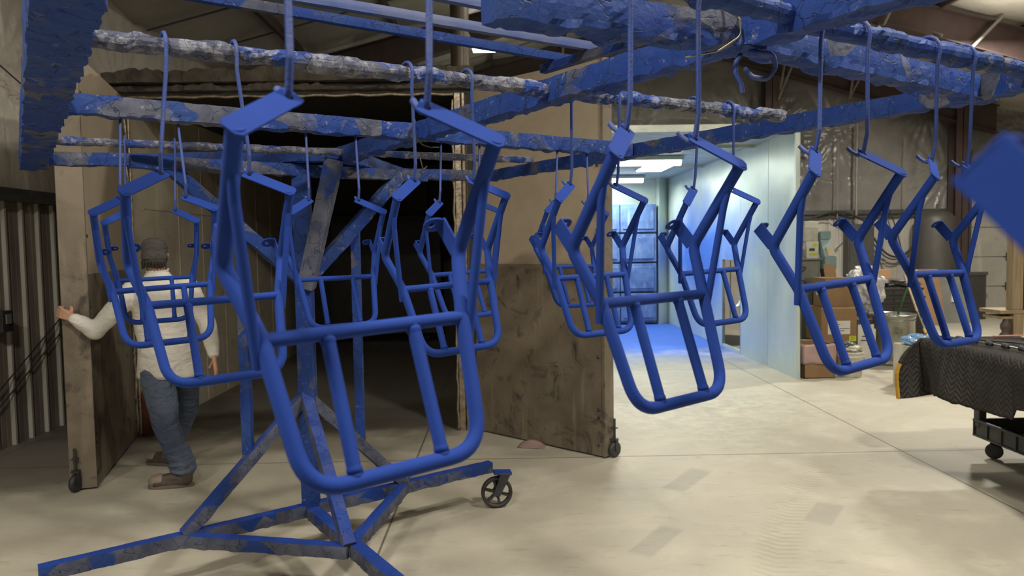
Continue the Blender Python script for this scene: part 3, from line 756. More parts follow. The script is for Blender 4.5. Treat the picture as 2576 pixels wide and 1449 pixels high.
# ------------------------------------------------------------------ the powder-coated tube frames
K_ = dict(hole=(.0997, -.0113, .302), outer=(.1827, -.0596, .256), stop=(.1813, -.0275, .1929), elbow=(.178, .0465, .0955),
          cb=(.15, 0, 0), sbot=(.1575, -.004, -.021), bend=(.176, .0869, .1411))
def side(k, s): p = K_[k]; return V((p[0]*s, p[1], p[2]))
def make_frame():
    root = thing('luggage_carrier', 'x', 'carrier', (0, 0, 0), 'blue powder-coated luggage carriers hanging in rows')
    root['_local'] = 1
    # one continuous bent tube: arm - basket - arm
    low = V((.128, -.0665, -.184))
    pts = [side('outer', -1), side('elbow', -1), side('cb', -1)+V((0, 0, 0)), V((-low.x, low.y, low.z)), low, side('cb', 1), side('elbow', 1), side('outer', 1)]
    path = fillet(pts, [0, .03, .10, .058, .058, .10, .03, 0], 8)
    d0 = (path[1]-path[0]).normalized(); d1 = (path[-1]-path[-2]).normalized()
    MB().tube(path, .0112, 14).build('main_tube', M['powder'], root)
    MB().tube([side('cb', -1), side('cb', 1)], .0098, 14).build('crossbar', M['powder'], root)
    for s in (-1, 1):
        a = V((.0645*s, 0, 0)); b = V((.0645*s, -.0660, -.178))
        MB().tube([a, b], .0095, 14).build('slat', M['powder'], root)
        MB().lathe([(.0, -.003), (.0102, -.002), (.0108, .002), (.0097, .006)], a+(b-a).normalized()*.008, 14, b-a).build('weld', M['powder'], root)
        MB().lathe([(.0096, -.006), (.0106, -.002), (.0104, .003), (0, .005)], b-(b-a).normalized()*.008, 14, b-a).build('weld', M['powder'], root)
        MB().tube(fillet([side('stop', s)+V((0, -.004, .012)), side('stop', s).lerp(side('sbot', s), .1)+V((0, .001, 0)), side('sbot', s)+V((0, .002, -.012))], .02), .0072, 12).build('strut', M['powder'], root)
        # flat hanger plate
        o = side('outer', s); h = side('hole', s); d = (h-o).normalized()
        wv = V((-.021*s, -.008, -.0125)); wv = (wv-d*wv.dot(d)).normalized(); nr = d.cross(wv).normalized()
        if nr.y > 0: nr = -nr
        W2 = .0155
        pl = []
        L = (h-o).length+.014
        for (t, q) in ((-.006, -W2), (L-.004, -W2), (L, -W2*.8), (L, W2*.8), (L-.004, W2), (-.006, W2), (-.013, W2*.6), (-.013, -W2*.6)):
            pl.append(o+d*t+wv*q)
        # plate with a real hole: ring of quads around the hole plus the outline
        hc = h; n = 16
        ring = [hc+(d*cos(2*pi*k/n)+wv*sin(2*pi*k/n))*.0055 for k in range(n)]
        outl = []
        for k in range(n):
            c, s_ = cos(2*pi*k/n), sin(2*pi*k/n)
            # intersect with plate outline box in (d, wv) space
            tl = (.014 if c > 0 else .0211)/abs(c) if abs(c) > 1e-6 else 9
            tw = W2/abs(s_) if abs(s_) > 1e-6 else 9
            r = min(tl, tw)
            if c > 0: r = min(r, .0195)
            outl.append(hc+(d*c+wv*s_)*r)
        m = MB()
        for face in (0, 1):
            off = nr*(.0016 if face else -.0016)
            base = len(m.v)
            m.v += [p+off for p in ring+outl]
            for k in range(n):
                l = (k+1) % n; m.f.append([base+k, base+l, base+n+l, base+n+k]); m.sm.append(False)
        for k in range(n):
            l = (k+1) % n
            m.f.append([k, l, 2*n+l, 2*n+k]); m.sm.append(False)
            m.f.append([n+k, n+l, 3*n+l, 3*n+k]); m.sm.append(False)
        # the long body of the plate
        x0 = (hc-d*.0085)
        b0 = [o-d*.013-wv*W2*.55, o-d*.006-wv*W2, x0-wv*W2, x0+wv*W2, o-d*.006+wv*W2, o-d*.013+wv*W2*.55]
        m.prism([p-nr*.0018 for p in b0], nr*.0036)
        m.build('hanger_plate', M['powder'], root)
        # bracket: flat tab rising back from the elbow, bent inward, with a hole in the tip
        e = side('elbow', s)+V((-.002*s, .002, .004)); bd = side('bend', s)
        u = (bd-e).normalized(); wd = V((1, 0, 0)).cross(u).normalized(); ww = .0145
        m = MB(); T = V((-.0036*s, 0, 0))
        m.prism([e-wd*ww, bd-wd*ww, bd+wd*ww, e+wd*ww], T)
        tipd = V((-s, 0, 0)); tl = .030
        c = bd+tipd*(tl-.010)
        n = 12; ring = [c+(tipd*cos(2*pi*k/n)+wd*sin(2*pi*k/n))*.0055 for k in range(n)]
        outl = []
        for k in range(n):
            cc, s_ = cos(2*pi*k/n), sin(2*pi*k/n)
            if cc < 0: r = min(.020/abs(cc) if abs(cc) > 1e-6 else 9, ww/abs(s_) if abs(s_) > 1e-6 else 9)
            else: r = ww
            outl.append(c+(tipd*cc+wd*s_)*r)
        base = len(m.v)
        for off in (V((0, 0, 0)), -u*.0036):
            m.v += [p+off for p in ring+outl]
        for face in (0, 1):
            for k in range(n):
                l = (k+1) % n; B = base+face*2*n
                m.f.append([B+k, B+l, B+n+l, B+n+k]); m.sm.append(False)
        for k in range(n):
            l = (k+1) % n
            m.f.append([base+k, base+l, base+2*n+l, base+2*n+k]); m.sm.append(False)
            m.f.append([base+n+k, base+n+l, base+3*n+l, base+3*n+k]); m.sm.append(False)
        m.build('bracket', M['powder'], root, bevel=.001)
    return root
proto = make_frame()
FR = {  # pose of each frame, its hook tops on the rails, label, description of which frame
 'near': ((-.182, 1.008, 1.571, 36.4, 0, -1.9), ((-.274, .982), (-.099, 1.096)), 'nearest and largest blue tube carrier, hanging in front of the black oven opening', 'the largest carrier at left of center'),
 'booth': ((.288, 1.379, 1.578, 39.6, 1.3, -.3), ((.232, 1.313), (.376, 1.407)), 'large blue tube carrier hanging right in front of the lit booth and its blue floor', 'the large carrier before the lit booth'),
 'boxes': ((.78, 1.711, 1.581, 35.1, .9, -2.4), ((.717, 1.657), (.864, 1.742)), 'large blue tube carrier hanging in front of the cardboard boxes and white bag at right', 'the carrier before the cardboard boxes'),
 'cart': ((1.211, 2.029, 1.587, 34.9, 2.2, .9), ((1.116, 1.888), (1.262, 1.973)), 'rightmost whole blue tube carrier, its basket just above the blanket-covered cart', 'the carrier just above the blanket-covered cart'),
 'man': ((-.694, 1.784, 1.561, 33.1, -3.7, -1.8), ((-.784, 1.770), (-.647, 1.849)), 'large blue tube carrier overlapping the man\'s back, second row, far left', 'the large carrier in front of the man'),
 'ovenedge': ((-.16, 2.163, 1.569, 35.9, -.1, -2.3), ((-.245, 2.080), (-.082, 2.174)), 'blue tube carrier hanging behind the right arm of the nearest carrier, across the oven jamb', 'the carrier hanging across the oven jamb'),
 'door': ((.3, 2.475, 1.575, 32.9, 1.9, -.7), ((.226, 2.351), (.392, 2.446)), 'blue tube carrier half in front of the sooty oven door, half before the booth filters', 'the carrier before the sooty door edge'),
 'boothwall': ((.777, 2.738, 1.576, 31, 2, -1.8), ((.702, 2.624), (.853, 2.711)), 'small blue tube carrier hanging before the booth side wall opening, behind a larger one', 'the small carrier before the booth side wall'),
 'leftouter': ((-1.155, 2.511, 1.558, 28.4, -4.7, -3), ((-1.292, 2.547), (-1.141, 2.646)), 'larger of the two nested blue tube carriers farthest left across the man\'s back', 'the leftmost carrier'),
 'ovendark': ((-.652, 2.898, 1.566, 30.6, -1, -.8), ((-.757, 2.899), (-.586, 3.011)), 'blue tube carrier seen against the black oven opening beside the thick rack post', 'the carrier seen beside the rack post'),
 'ovenright': ((-.177, 3.19, 1.569, 36.7, -1, -2), ((-.259, 3.226), (-.095, 3.334)), 'small blue tube carrier, rearmost in front of the right oven jamb', 'the rearmost carrier at the oven jamb'),
 'doorsmall': ((.326, 3.541, 1.579, 34, -.5, .9), ((.273, 3.575), (.426, 3.676)), 'smallest blue tube carrier hanging against the tan oven door, behind a larger one', 'the smallest carrier before the tan door'),
 'leftinner': ((-1.566, 3.339, 1.559, 25.2, 2.5, -1.6), ((-1.680, 3.340), (-1.495, 3.426)), 'smaller of the two nested blue tube carriers farthest left, framing the man\'s shoulders', 'the inner of the nested pair'),
}
def hook_mesh(hole, top, zt, R, over):
    """wire hook: loop over the rail, long stem, jog through the plate hole, short tip"""
    ly = R@V((0, 1, 0)); ly.z = 0; ly.normalize()
    h = V(hole); st = h-ly*.008+V((0, 0, .048)); tp = V((top[0], top[1], zt))
    pts = []
    if over:
        r = .036; c = tp+ly*.030
        pts += [c+V((0, 0, r*sin(pi*k/8)))+ly*(r*cos(pi*k/8)) for k in range(1, 9)]
        pts += [tp+V((0, 0, -.04))]
    else: pts += [tp]
    pts += [st, h+V((0, 0, .006)), h+ly*.012+V((0, 0, -.004)), h+ly*.030+V((0, 0, .008)), h+ly*.040+V((0, 0, .018))]
    return fillet(pts, .010, 4) if not over else pts[:8]+fillet(pts[8:], .012, 5)
for i, (key, (pose, tops, label, who)) in enumerate(FR.items()):
    o = proto if i == 0 else copy_tree(proto)
    o.location = pose[:3]
    R = Matrix.Rotation(radians(pose[3]), 3, 'Z')@Matrix.Rotation(radians(pose[4]), 3, 'X')@Matrix.Rotation(radians(pose[5]), 3, 'Y')
    o.rotation_euler = R.to_euler('XYZ'); o['label'] = label
    for s, tp, word in ((-1, tops[0], 'left'), (1, tops[1], 'right')):
        hole = R@V((K_['hole'][0]*s, K_['hole'][1], K_['hole'][2]))+V(pose[:3])
        over = key not in ('leftouter', 'ovendark', 'ovenright', 'doorsmall')
        pts = hook_mesh(hole, tp, 2.165 if over else 2.14, R, over)
        hk = MB().tube(pts, .0048 if key != 'near' else .0052, 8).build('wire_hook', M['hook'])
        tag(hk, 'blue wire hook through the %s plate of %s' % (word, who), 'hook', 'wire hooks over the rack rails')
# a further frame hangs beside the camera; only its bracket reaches into view
for s, tp, word in ((-1, (.327, .302), 'left'), (1, (.490, .416), 'right')):
    R = Matrix.Rotation(radians(35), 3, 'Z'); hole = R@V((K_['hole'][0]*s, K_['hole'][1], K_['hole'][2]))+V((.402, .352, 1.575))
    tag(MB().tube(hook_mesh(hole, tp, 2.165, R, True), .0048, 8).build('wire_hook', M['hook']), 'blue wire hook through the %s plate of the blurred carrier at the right edge' % word, 'hook', 'wire hooks over the rack rails')
rail('hanging_pipe', (.02, .12), (1.3, .98), .046, .046, sd=17, rnd=1, n=16, amp=.007, drip=.008)
o = copy_tree(proto); o.location = (.402, .352, 1.575); o.rotation_euler = (0, 0, radians(35)); o['label'] = 'out-of-focus blue carrier cut off at the right edge, only its blurred bracket showing'
del proto['_local']
for ob in COL.objects:
    if '_local' in ob: del ob['_local']

# ------------------------------------------------------------------ the man pushing the oven door
def capsule(m, a, b, ra, rb, n=14, k=5):
    a = V(a); b = V(b); d = (b-a).normalized(); pts = []; rs = []
    for i in range(k): t = pi/2*(1-i/k); pts.append(a-d*ra*sin(t)); rs.append(max(ra*cos(t), .0006))
    for i in range(5): pts.append(a.lerp(b, i/4)); rs.append(ra+(rb-ra)*i/4)
    for i in range(1, k+1): t = pi/2*i/k; pts.append(b+d*rb*sin(t)); rs.append(max(rb*cos(t), .0006))
    m.tube(pts, rs, n)
def loft(m, rings, n=28):
    """rings: (cx, cy, cz, rx, ry, rot) ellipses stacked into one closed body"""
    vs = []; fs = []
    for (cx, cy, cz, rx, ry, ro) in rings:
        for k in range(n):
            a = 2*pi*k/n; X = rx*cos(a); Y = ry*sin(a)
            vs.append((cx+X*cos(ro)-Y*sin(ro), cy+X*sin(ro)+Y*cos(ro), cz))
    for i in range(len(rings)-1):
        for k in range(n):
            l = (k+1) % n; fs.append((i*n+k, i*n+l, (i+1)*n+l, (i+1)*n+k))
    fs.append(tuple(range(n))[::-1]); fs.append(tuple(range((len(rings)-1)*n, len(rings)*n)))
    m.add(vs, fs, True)
tex = bpy.data.textures.new('fold_noise', 'CLOUDS'); tex.noise_scale = .11; tex.noise_depth = 2
def melt(o, vox, it=4, disp=0):
    r = o.modifiers.new('remesh', 'REMESH'); r.mode = 'VOXEL'; r.voxel_size = vox; r.use_smooth_shade = True
    s = o.modifiers.new('smooth', 'SMOOTH'); s.iterations = it; s.factor = .6
    if disp:
        d = o.modifiers.new('folds', 'DISPLACE'); d.texture = tex; d.strength = disp; d.mid_level = .5; d.texture_coords = 'LOCAL'
    return o
man = thing('person', 'person seen from behind in grey beanie, cream sweatshirt and jeans pushing the left oven door', 'person', (-2.42, 5.3, 0))
sL, sR = V((-2.645, 5.30, 1.405)), V((-2.275, 5.32, 1.425))
eL, wL = V((-2.835, 5.12, 1.135)), V((-2.945, 5.06, 1.235))
eR, wR = V((-2.118, 5.27, 1.165)), V((-2.045, 5.18, .945))
hipL, hipR = V((-2.36, 5.42, .90)), V((-2.50, 5.28, .90))     # hipR here is the leg nearer the camera in the picture
kN, aN = V((-2.425, 5.22, .46)), V((-2.31, 5.24, .10))
kF, aF = V((-2.44, 5.62, .48)), V((-2.62, 5.74, .12))
m = MB()
# head
loft(m, [(-2.488, 5.30, 1.555, .035, .045, 0), (-2.490, 5.305, 1.575, .058, .075, .1), (-2.490, 5.315, 1.605, .070, .090, .1), (-2.488, 5.315, 1.65, .076, .097, .1), (-2.487, 5.315, 1.69, .076, .098, .1), (-2.486, 5.31, 1.73, .066, .086, .1), (-2.486, 5.31, 1.755, .045, .06, .1), (-2.486, 5.31, 1.766, .02, .025, .1)])
capsule(m, (-2.474, 5.32, 1.44), (-2.488, 5.31, 1.60), .062, .056)
for s in (-1, 1): capsule(m, (-2.488+s*.078, 5.32, 1.635), (-2.488+s*.080, 5.315, 1.66), .012, .014)
capsule(m, (-2.507, 5.412, 1.665), (-2.509, 5.428, 1.640), .008, .012)   # nose
capsule(m, (-2.53, 5.408, 1.615), (-2.485, 5.41, 1.612), .007, .007)      # lips
for s in (-1, 1): capsule(m, (-2.508+s*.03, 5.398, 1.672), (-2.508+s*.032, 5.400, 1.672), .010, .010)
capsule(m, (-2.515, 5.37, 1.575), (-2.49, 5.385, 1.575), .022, .022)       # chin
# trunk and limbs
loft(m, [(-2.42, 5.33, .86, .15, .10, .3), (-2.42, 5.33, .95, .165, .115, .3), (-2.43, 5.33, 1.08, .15, .10, .2), (-2.45, 5.32, 1.22, .16, .105, .1), (-2.46, 5.32, 1.34, .175, .105, .1), (-2.465, 5.32, 1.43, .14, .085, .1), (-2.47, 5.32, 1.47, .07, .06, .1)])
for a, b, ra, rb in ((sL, eL, .052, .042), (eL, wL, .042, .028), (sR, eR, .052, .042), (eR, wR, .042, .028), (hipR, kN, .085, .058), (kN, aN, .055, .036), (hipL, kF, .085, .058), (kF, aF, .055, .036)):
    capsule(m, a, b, ra, rb)
# left hand: closes on the corner of the door
def hand(m, wrist, pd, side_, curl, r=.0098, open_=.0):
    """pd = direction of the palm away from the wrist, side_ = across the knuckles, curl = direction fingers bend toward"""
    pd = V(pd).normalized(); sd = (V(side_)-pd*V(side_).dot(pd)).normalized(); cu = (V(curl)-pd*V(curl).dot(pd)-sd*V(curl).dot(sd)).normalized()
    w = V(wrist)
    for q in (-.026, -.009, .009, .026): capsule(m, w+sd*q*.6, w+pd*.085+sd*q, .015, .0125, 10, 3)
    L = (.040, .046, .043, .034)
    for i, q in enumerate((-.030, -.010, .010, .029)):
        k0 = w+pd*.088+sd*q; t1 = (pd*cos(.5+open_)+cu*sin(.5+open_)); k1 = k0+t1*L[i]
        t2 = (pd*cos(1.3+open_*1.4)+cu*sin(1.3+open_*1.4)); k2 = k1+t2*L[i]*.65
        t3 = (pd*cos(1.9+open_*1.6)+cu*sin(1.9+open_*1.6)); k3 = k2+t3*L[i]*.5
        capsule(m, k0, k1, r, r*.92, 10, 3); capsule(m, k1, k2, r*.92, r*.85, 10, 3); capsule(m, k2, k3, r*.85, r*.75, 10, 3)
    t0 = w+pd*.022-sd*.022+cu*.010; t1 = t0+(pd*.55-sd*.65+cu*.5).normalized()*.040; t2 = t1+(pd*.8-sd*.15+cu*.6).normalized()*.030
    capsule(m, t0, t1, .0135, .0115, 10, 3); capsule(m, t1, t2, .0115, .009, 10, 3)
hand(m, wL+V((-.01, 0, .005)), (-.95, .12, .35), (.30, -.1, -1), (-.1, 1, 0), r=.0105)
hand(m, wR+V((.004, -.006, -.02)), (.10, .02, -1), (.25, -1, 0), (-1, -.3, 0), open_=-.30)
body = m.build('body', M['skin'], man, fix=False); melt(body, .0045, 2)
# clothes
m = MB()
loft(m, [(-2.430, 5.325, .775, .206, .145, .25), (-2.428, 5.325, .795, .216, .155, .25), (-2.428, 5.325, .93, .207, .150, .25), (-2.43, 5.32, 1.02, .200, .145, .2), (-2.44, 5.315, 1.12, .203, .142, .15), (-2.45, 5.31, 1.22, .205, .14, .1), (-2.455, 5.31, 1.32, .205, .135, .1), (-2.46, 5.31, 1.39, .192, .125, .1), (-2.465, 5.31, 1.44, .150, .110, .1), (-2.470, 5.31, 1.49, .105, .088, .1), (-2.475, 5.31, 1.535, .074, .074, .1), (-2.478, 5.31, 1.548, .066, .068, .1)])
capsule(m, sL, sL.lerp(eL, .55), .080, .072); capsule(m, sL.lerp(eL, .5), eL, .070, .060); capsule(m, eL, wL.lerp(eL, .35), .060, .052); capsule(m, wL.lerp(eL, .5), wL.lerp(eL, .06), .056, .040)
capsule(m, sR, sR.lerp(eR, .55), .080, .070); capsule(m, sR.lerp(eR, .5), eR, .072, .062); capsule(m, eR, wR.lerp(eR, .35), .063, .052); capsule(m, wR.lerp(eR, .4), wR.lerp(eR, .05), .052, .040)
melt(m.build('sweatshirt', M['shirt'], man, fix=False), .008, 5, .014)
MB().tube([(-2.475+.068*cos(a)*1.0, 5.31+.070*sin(a), 1.547+.012*sin(a)) for a in [2*pi*k/24 for k in range(24)]], .008, 8, closed=True).build('collar', M['shirt'], man)
m = MB()
loft(m, [(-2.42, 5.34, .76, .170, .13, .3), (-2.42, 5.34, .88, .185, .145, .3), (-2.42, 5.33, .96, .18, .14, .3)])
capsule(m, hipR+V((.0, 0, -.09)), kN.lerp(hipR, .4), .116, .104); capsule(m, kN.lerp(hipR, .45), kN, .108, .092); capsule(m, kN, kN.lerp(aN, .6), .092, .082); capsule(m, kN.lerp(aN, .5), aN+V((0, 0, .03)), .084, .082)
capsule(m, hipL+V((0, 0, -.06)), kF, .108, .085); capsule(m, kF, aF+V((0, 0, .03)), .085, .075)
for k in range(5):   # stacked folds above the ankle
    z = .125+.036*k; c = aN.lerp(kN, (z-.1)/.36)
    m.tube([(c.x+.082*cos(a), c.y+.080*sin(a), z+.016*sin(a*1+k*1.9)) for a in [2*pi*q/20 for q in range(20)]], .013, 8, closed=True)
melt(m.build('jeans', M['jeans'], man, fix=False), .008, 4, .014)
def boot(toe, heel, name='boot'):
    t = V(toe); h = V(heel); d = (t-h).normalized(); s = V((-d.y, d.x, 0)); L = (t-h).length
    root = bpy.data.objects.new(name, None); COL.objects.link(root); root.location = h-world_loc(man); root.parent = man
    m = MB()
    capsule(m, h+d*.055+V((0, 0, .055)), h+d*.06+V((0, 0, .15)), .045, .050); capsule(m, h+d*.06+V((0, 0, .055)), h+d*(L*.55)+V((0, 0, .058)), .044, .042); capsule(m, h+d*(L*.4)+V((0, 0, .065)), h+d*(L-.06)+V((0, 0, .050)), .046, .040)
    for q in (-1, 1): capsule(m, h+d*.05+s*q*.012+V((0, 0, .04)), h+d*(L-.065)+s*q*.014+V((0, 0, .040)), .032, .034)
    melt(m.build('upper', M['boot'], root, fix=False), .006, 3)
    m = MB(); capsule(m, h+d*(L-.085)+V((0, 0, .056)), h+d*(L-.050)+V((0, 0, .050)), .046, .043); m.build('toe_cap', M['boottoe'], root)
    out = []
    for k in range(28):
        a = 2*pi*k/28; u = .5+.5*cos(a); wd_ = .046*(.85+.25*u)
        out.append(h+d*(L*u)+s*(sin(a)*wd_)*1.0+V((0, 0, .001)))
    MB().prism(out, (0, 0, .024)).build('sole', M['sole'], root, bevel=.004)
boot((-2.545, 5.17, 0), (-2.235, 5.225, 0)); boot((-2.86, 5.80, 0), (-2.56, 5.72, 0))
m = MB()
loft(m, [(-2.487, 5.305, 1.622, .082, .100, .1), (-2.487, 5.305, 1.630, .090, .108, .1), (-2.487, 5.305, 1.665, .091, .109, .1), (-2.487, 5.305, 1.672, .086, .104, .1), (-2.488, 5.305, 1.71, .086, .102, .1), (-2.490, 5.302, 1.745, .078, .092, .1), (-2.492, 5.30, 1.768, .058, .068, .1), (-2.494, 5.298, 1.780, .025, .03, .1)])
melt(m.build('beanie', M['beanie'], man, fix=False), .006, 2, .010)
m = MB()
loft(m, [(-2.480, 5.285, 1.562, .045, .035, .1), (-2.482, 5.283, 1.58, .066, .068, .1), (-2.484, 5.29, 1.61, .081, .090, .1), (-2.487, 5.30, 1.64, .081, .097, .1)])
for k in range(12):
    a = pi+pi*(k-.5)/11; capsule(m, (-2.484+.078*cos(a), 5.29+.088*sin(a), 1.61), (-2.482+.083*cos(a), 5.288+.080*sin(a), 1.572-.008*(k % 3)), .010, .005, 8, 3)
melt(m.build('hair', M['hair'], man, fix=False), .004, 1)

# ------------------------------------------------------------------ utility cart with moving blanket
cart = thing('utility_cart', 'black plastic two-shelf utility cart on casters under the dark quilted blanket', 'cart', (4.05, 4.6, 0))
def tray(x0, x1, y0, y1, z0, z1, wt=.02):
    m = MB(); m.box(x0, y0, z0, x1, y1, z0+.02)
    m.box(x0, y0, z0, x0+wt, y1, z1); m.box(x1-wt, y0, z0, x1, y1, z1); m.box(x0, y0, z0, x1, y0+wt, z1); m.box(x0, y1-wt, z0, x1, y1, z1)
    m.box(x0-.012, y0, z1-.018, x0+wt, y1, z1); m.box(x0-.010, y0, z0, x0+wt, y1, z0+.014)
    n = int((y1-y0)/.155)
    for k in range(n+1): y = y1-.01-k*.155; m.box(x0-.010, y-.008, z0, x0, y+.008, z1)
    return m
tray(3.63, 4.52, 3.5, 5.58, .165, .30).build('lower_shelf', M['plastic'], cart, bevel=.004)
tray(3.63, 4.52, 3.5, 5.58, .78, .90).build('upper_shelf', M['plastic'], cart, bevel=.004)
for x in (3.655, 4.49):
    for y in (3.54, 5.545): MB().box(x-.03, y-.035, .24, x+.03, y+.035, .82).build('corner_post', M['plastic'], cart, bevel=.008)
for x, y in ((3.74, 5.50), (3.74, 3.7), (4.4, 5.50), (4.4, 3.7)):
    r = bpy.data.objects.new('caster', None); COL.objects.link(r); r.location = V((x, y, .06))-world_loc(cart); r.parent = cart
    MB().lathe([(0, -.018), (.048, -.018), (.058, -.014), (.061, 0), (.058, .014), (.048, .018), (0, .018)], (x, y, .061), 28, (.56, .83, 0)).build('wheel', M['black'], r)
    MB().beam((x+.02, y+.012, .165), (x-.0, y+.03, .06), .05, .008, (.83, -.56, 0)).box(x-.035, y-.035, .155, x+.045, y+.045, .167).build('fork', M['black'], r)
MB().box(3.20, 2.8, .90, 4.60, 5.42, .935).build('top_board', M['cardlight'], cart)

def blanket():
    NU, NV = 90, 70; vs = []; uv = []
    prof = 1.25+.40      # top run then drop
    for j in range(NV+1):
        for i in range(NU+1):
            Y = 2.9+(5.46-2.9)*i/NU; s = -1.0+1.42*j/NV     # s<0 on top, s>0 hanging
            hem = .39+.02*noise.noise(V((Y*3, 0, 0)))+.012*noise.noise(V((Y*17, 0, 0)))
            if Y < 4.45: hem -= .07
            r = .05
            if s < 0: x = 3.17-s; z = .948+.006*noise.noise(V((x*4, Y*4, 0)))
            else:
                a = min(s/r, pi/2); x = 3.17-r*sin(a); z = .948-r*(1-cos(a))
                d = max(0, s-r*pi/2); d = d/(.42-r*pi/2)*(hem-r)
                fold = .035*sin(Y*5.2+.6)+.02*sin(Y*11+2)
                x += -.02*d*0-fold*min(1, d/.3); z -= d
            vs.append((x, Y, z)); uv.append((Y, s))
    fs = [(j*(NU+1)+i, j*(NU+1)+i+1, (j+1)*(NU+1)+i+1, (j+1)*(NU+1)+i) for j in range(NV) for i in range(NU)]
    m = MB().add(vs, fs, True); bl = thing('moving_blanket', 'dark quilted moving blanket with zigzag stitching draped over the cart at right', 'blanket', (3.6, 4.4, .95))
    o = m.build('drape', M['blanket'], bl, fix=False, solid=.012)
    def set_uv(o, uv):
        l = o.data.uv_layers.new(name='uv')
        for p in o.data.polygons:
            for li in p.loop_indices: l.data[li].uv = uv[o.data.loops[li].vertex_index]
    set_uv(o, uv)
    # flap over the back edge, flaring outward at the corner
    vs = []; uv = []; NU, NV = 50, 30
    for j in range(NV+1):
        for i in range(NU+1):
            a = i/NU; d = j/NV
            x = 3.13+a*1.4; y = 5.455+.05*sin(min(1, d*3)*pi/2)+.03*sin(x*7)*d; z = .948-.42*d+(.02*noise.noise(V((x*8, 0, 0)))*d)
            fl = max(0, 1-a/.16)
            x -= fl*(.20*sin(min(1, d*1.5)*pi/2)-.05*d); z -= fl*.04*d*d; y -= .04*fl*d
            vs.append((x, y, z)); uv.append((x, d*.4))
    fs = [(j*(NU+1)+i, j*(NU+1)+i+1, (j+1)*(NU+1)+i+1, (j+1)*(NU+1)+i) for j in range(NV) for i in range(NU)]
    o = MB().add(vs, fs, True).build('back_flap', M['blanket'], bl, fix=False, solid=.012); set_uv(o, uv)
    # triangular gusset joining side drape and flap
    vs = []; uv = []
    for j in range(21):
        for i in range(13):
            a = i/12; d = j/20
            A = V((3.17-.05-(.035*sin(5.46*5.2+.6)+.02*sin(5.46*11+2))*min(1, d*.42/.3), 5.455, .945-.385*d))
            B = V((3.13-(.20*sin(min(1, d*1.5)*pi/2)-.05*d), 5.46+.01*d, .948-.46*d))
            p = A.lerp(B, a); p.y += .03*sin(a*pi)*d; vs.append(p); uv.append((a*.2, d*.4))
    fs = [(j*13+i, j*13+i+1, (j+1)*13+i+1, (j+1)*13+i) for j in range(20) for i in range(12)]
    o = MB().add(vs, fs, True).build('corner_fold', M['blanket'], bl, fix=False, solid=.01); set_uv(o, uv)
    pts = [V((3.13-(.20*sin(min(1, d*1.5)*pi/2)-.05*d), 5.452+.01*d, .948-.46*d)) for d in [k/12 for k in range(5, 13)]]
    m = MB()
    for a, b in zip(pts, pts[1:]): m.beam(a-V((.006, 0, 0)), b-V((.006, 0, 0)), .030, .016, (0, 1, 0))
    m.build('yellow_binding', M['yellowtrim'], bl, label='yellow binding tape along the corner edge')
blanket()
for k in range(6):
    y = 5.32-k*.135; x = 3.24+.018*k
    t = thing('roller_pin', 'black roller with steel pin on the blanket, %s from the far end' % ('first', 'second', 'third', 'fourth', 'fifth', 'sixth')[k], 'roller', (x, y, .97), 'black rollers on steel pins on the blanket')
    MB().lathe([(0, -.022), (.018, -.022), (.018, .022), (0, .022)], (x, y, .975), 16, (.1, -1, 0)).build('roller', M['black'], t)
    MB().tube([(x+.004, y-.022, .975), (x+.012, y-.112, .972)], .006, 8).build('pin', M['chrome'], t)
tag(MB().tube([(3.25, 5.42, .963), (3.55, 5.0, .963), (3.7, 4.2, .963)], .006, 8).build('steel_rod', M['cable']), 'long thin dark rod lying across the top of the quilted blanket', 'rod')
def strap(pts, w, mat, name, label, cat, h=.004):
    m = MB()
    for a, b in zip(pts, pts[1:]): m.beam(a, b, w, h, (.5, 1, 0))
    return tag(m.build(name, M[mat]), label, cat)
strap([(3.62, 5.36, .966), (3.78, 5.33, .972), (3.9, 5.31, .968)], .035, 'orange', 'webbing_strap', 'orange-red webbing strap lying flat at the rear of the blanket', 'strap')
strap([(3.76, 5.25, .968), (3.95, 5.22, .976), (4.2, 5.2, .968)], .06, 'cream', 'webbing_strap', 'cream webbing strap lying on the blanket beside the orange one', 'strap')
tag(MB().tube(fillet([(3.9, 5.0, .97), (4.0, 5.06, .985), (4.12, 4.98, .97), (4.05, 4.9, .97), (3.95, 4.95, .975)], .03), .008, 6).build('cable_coil', M['cable']), 'small heap of black cable on the blanket at the right edge', 'cable')

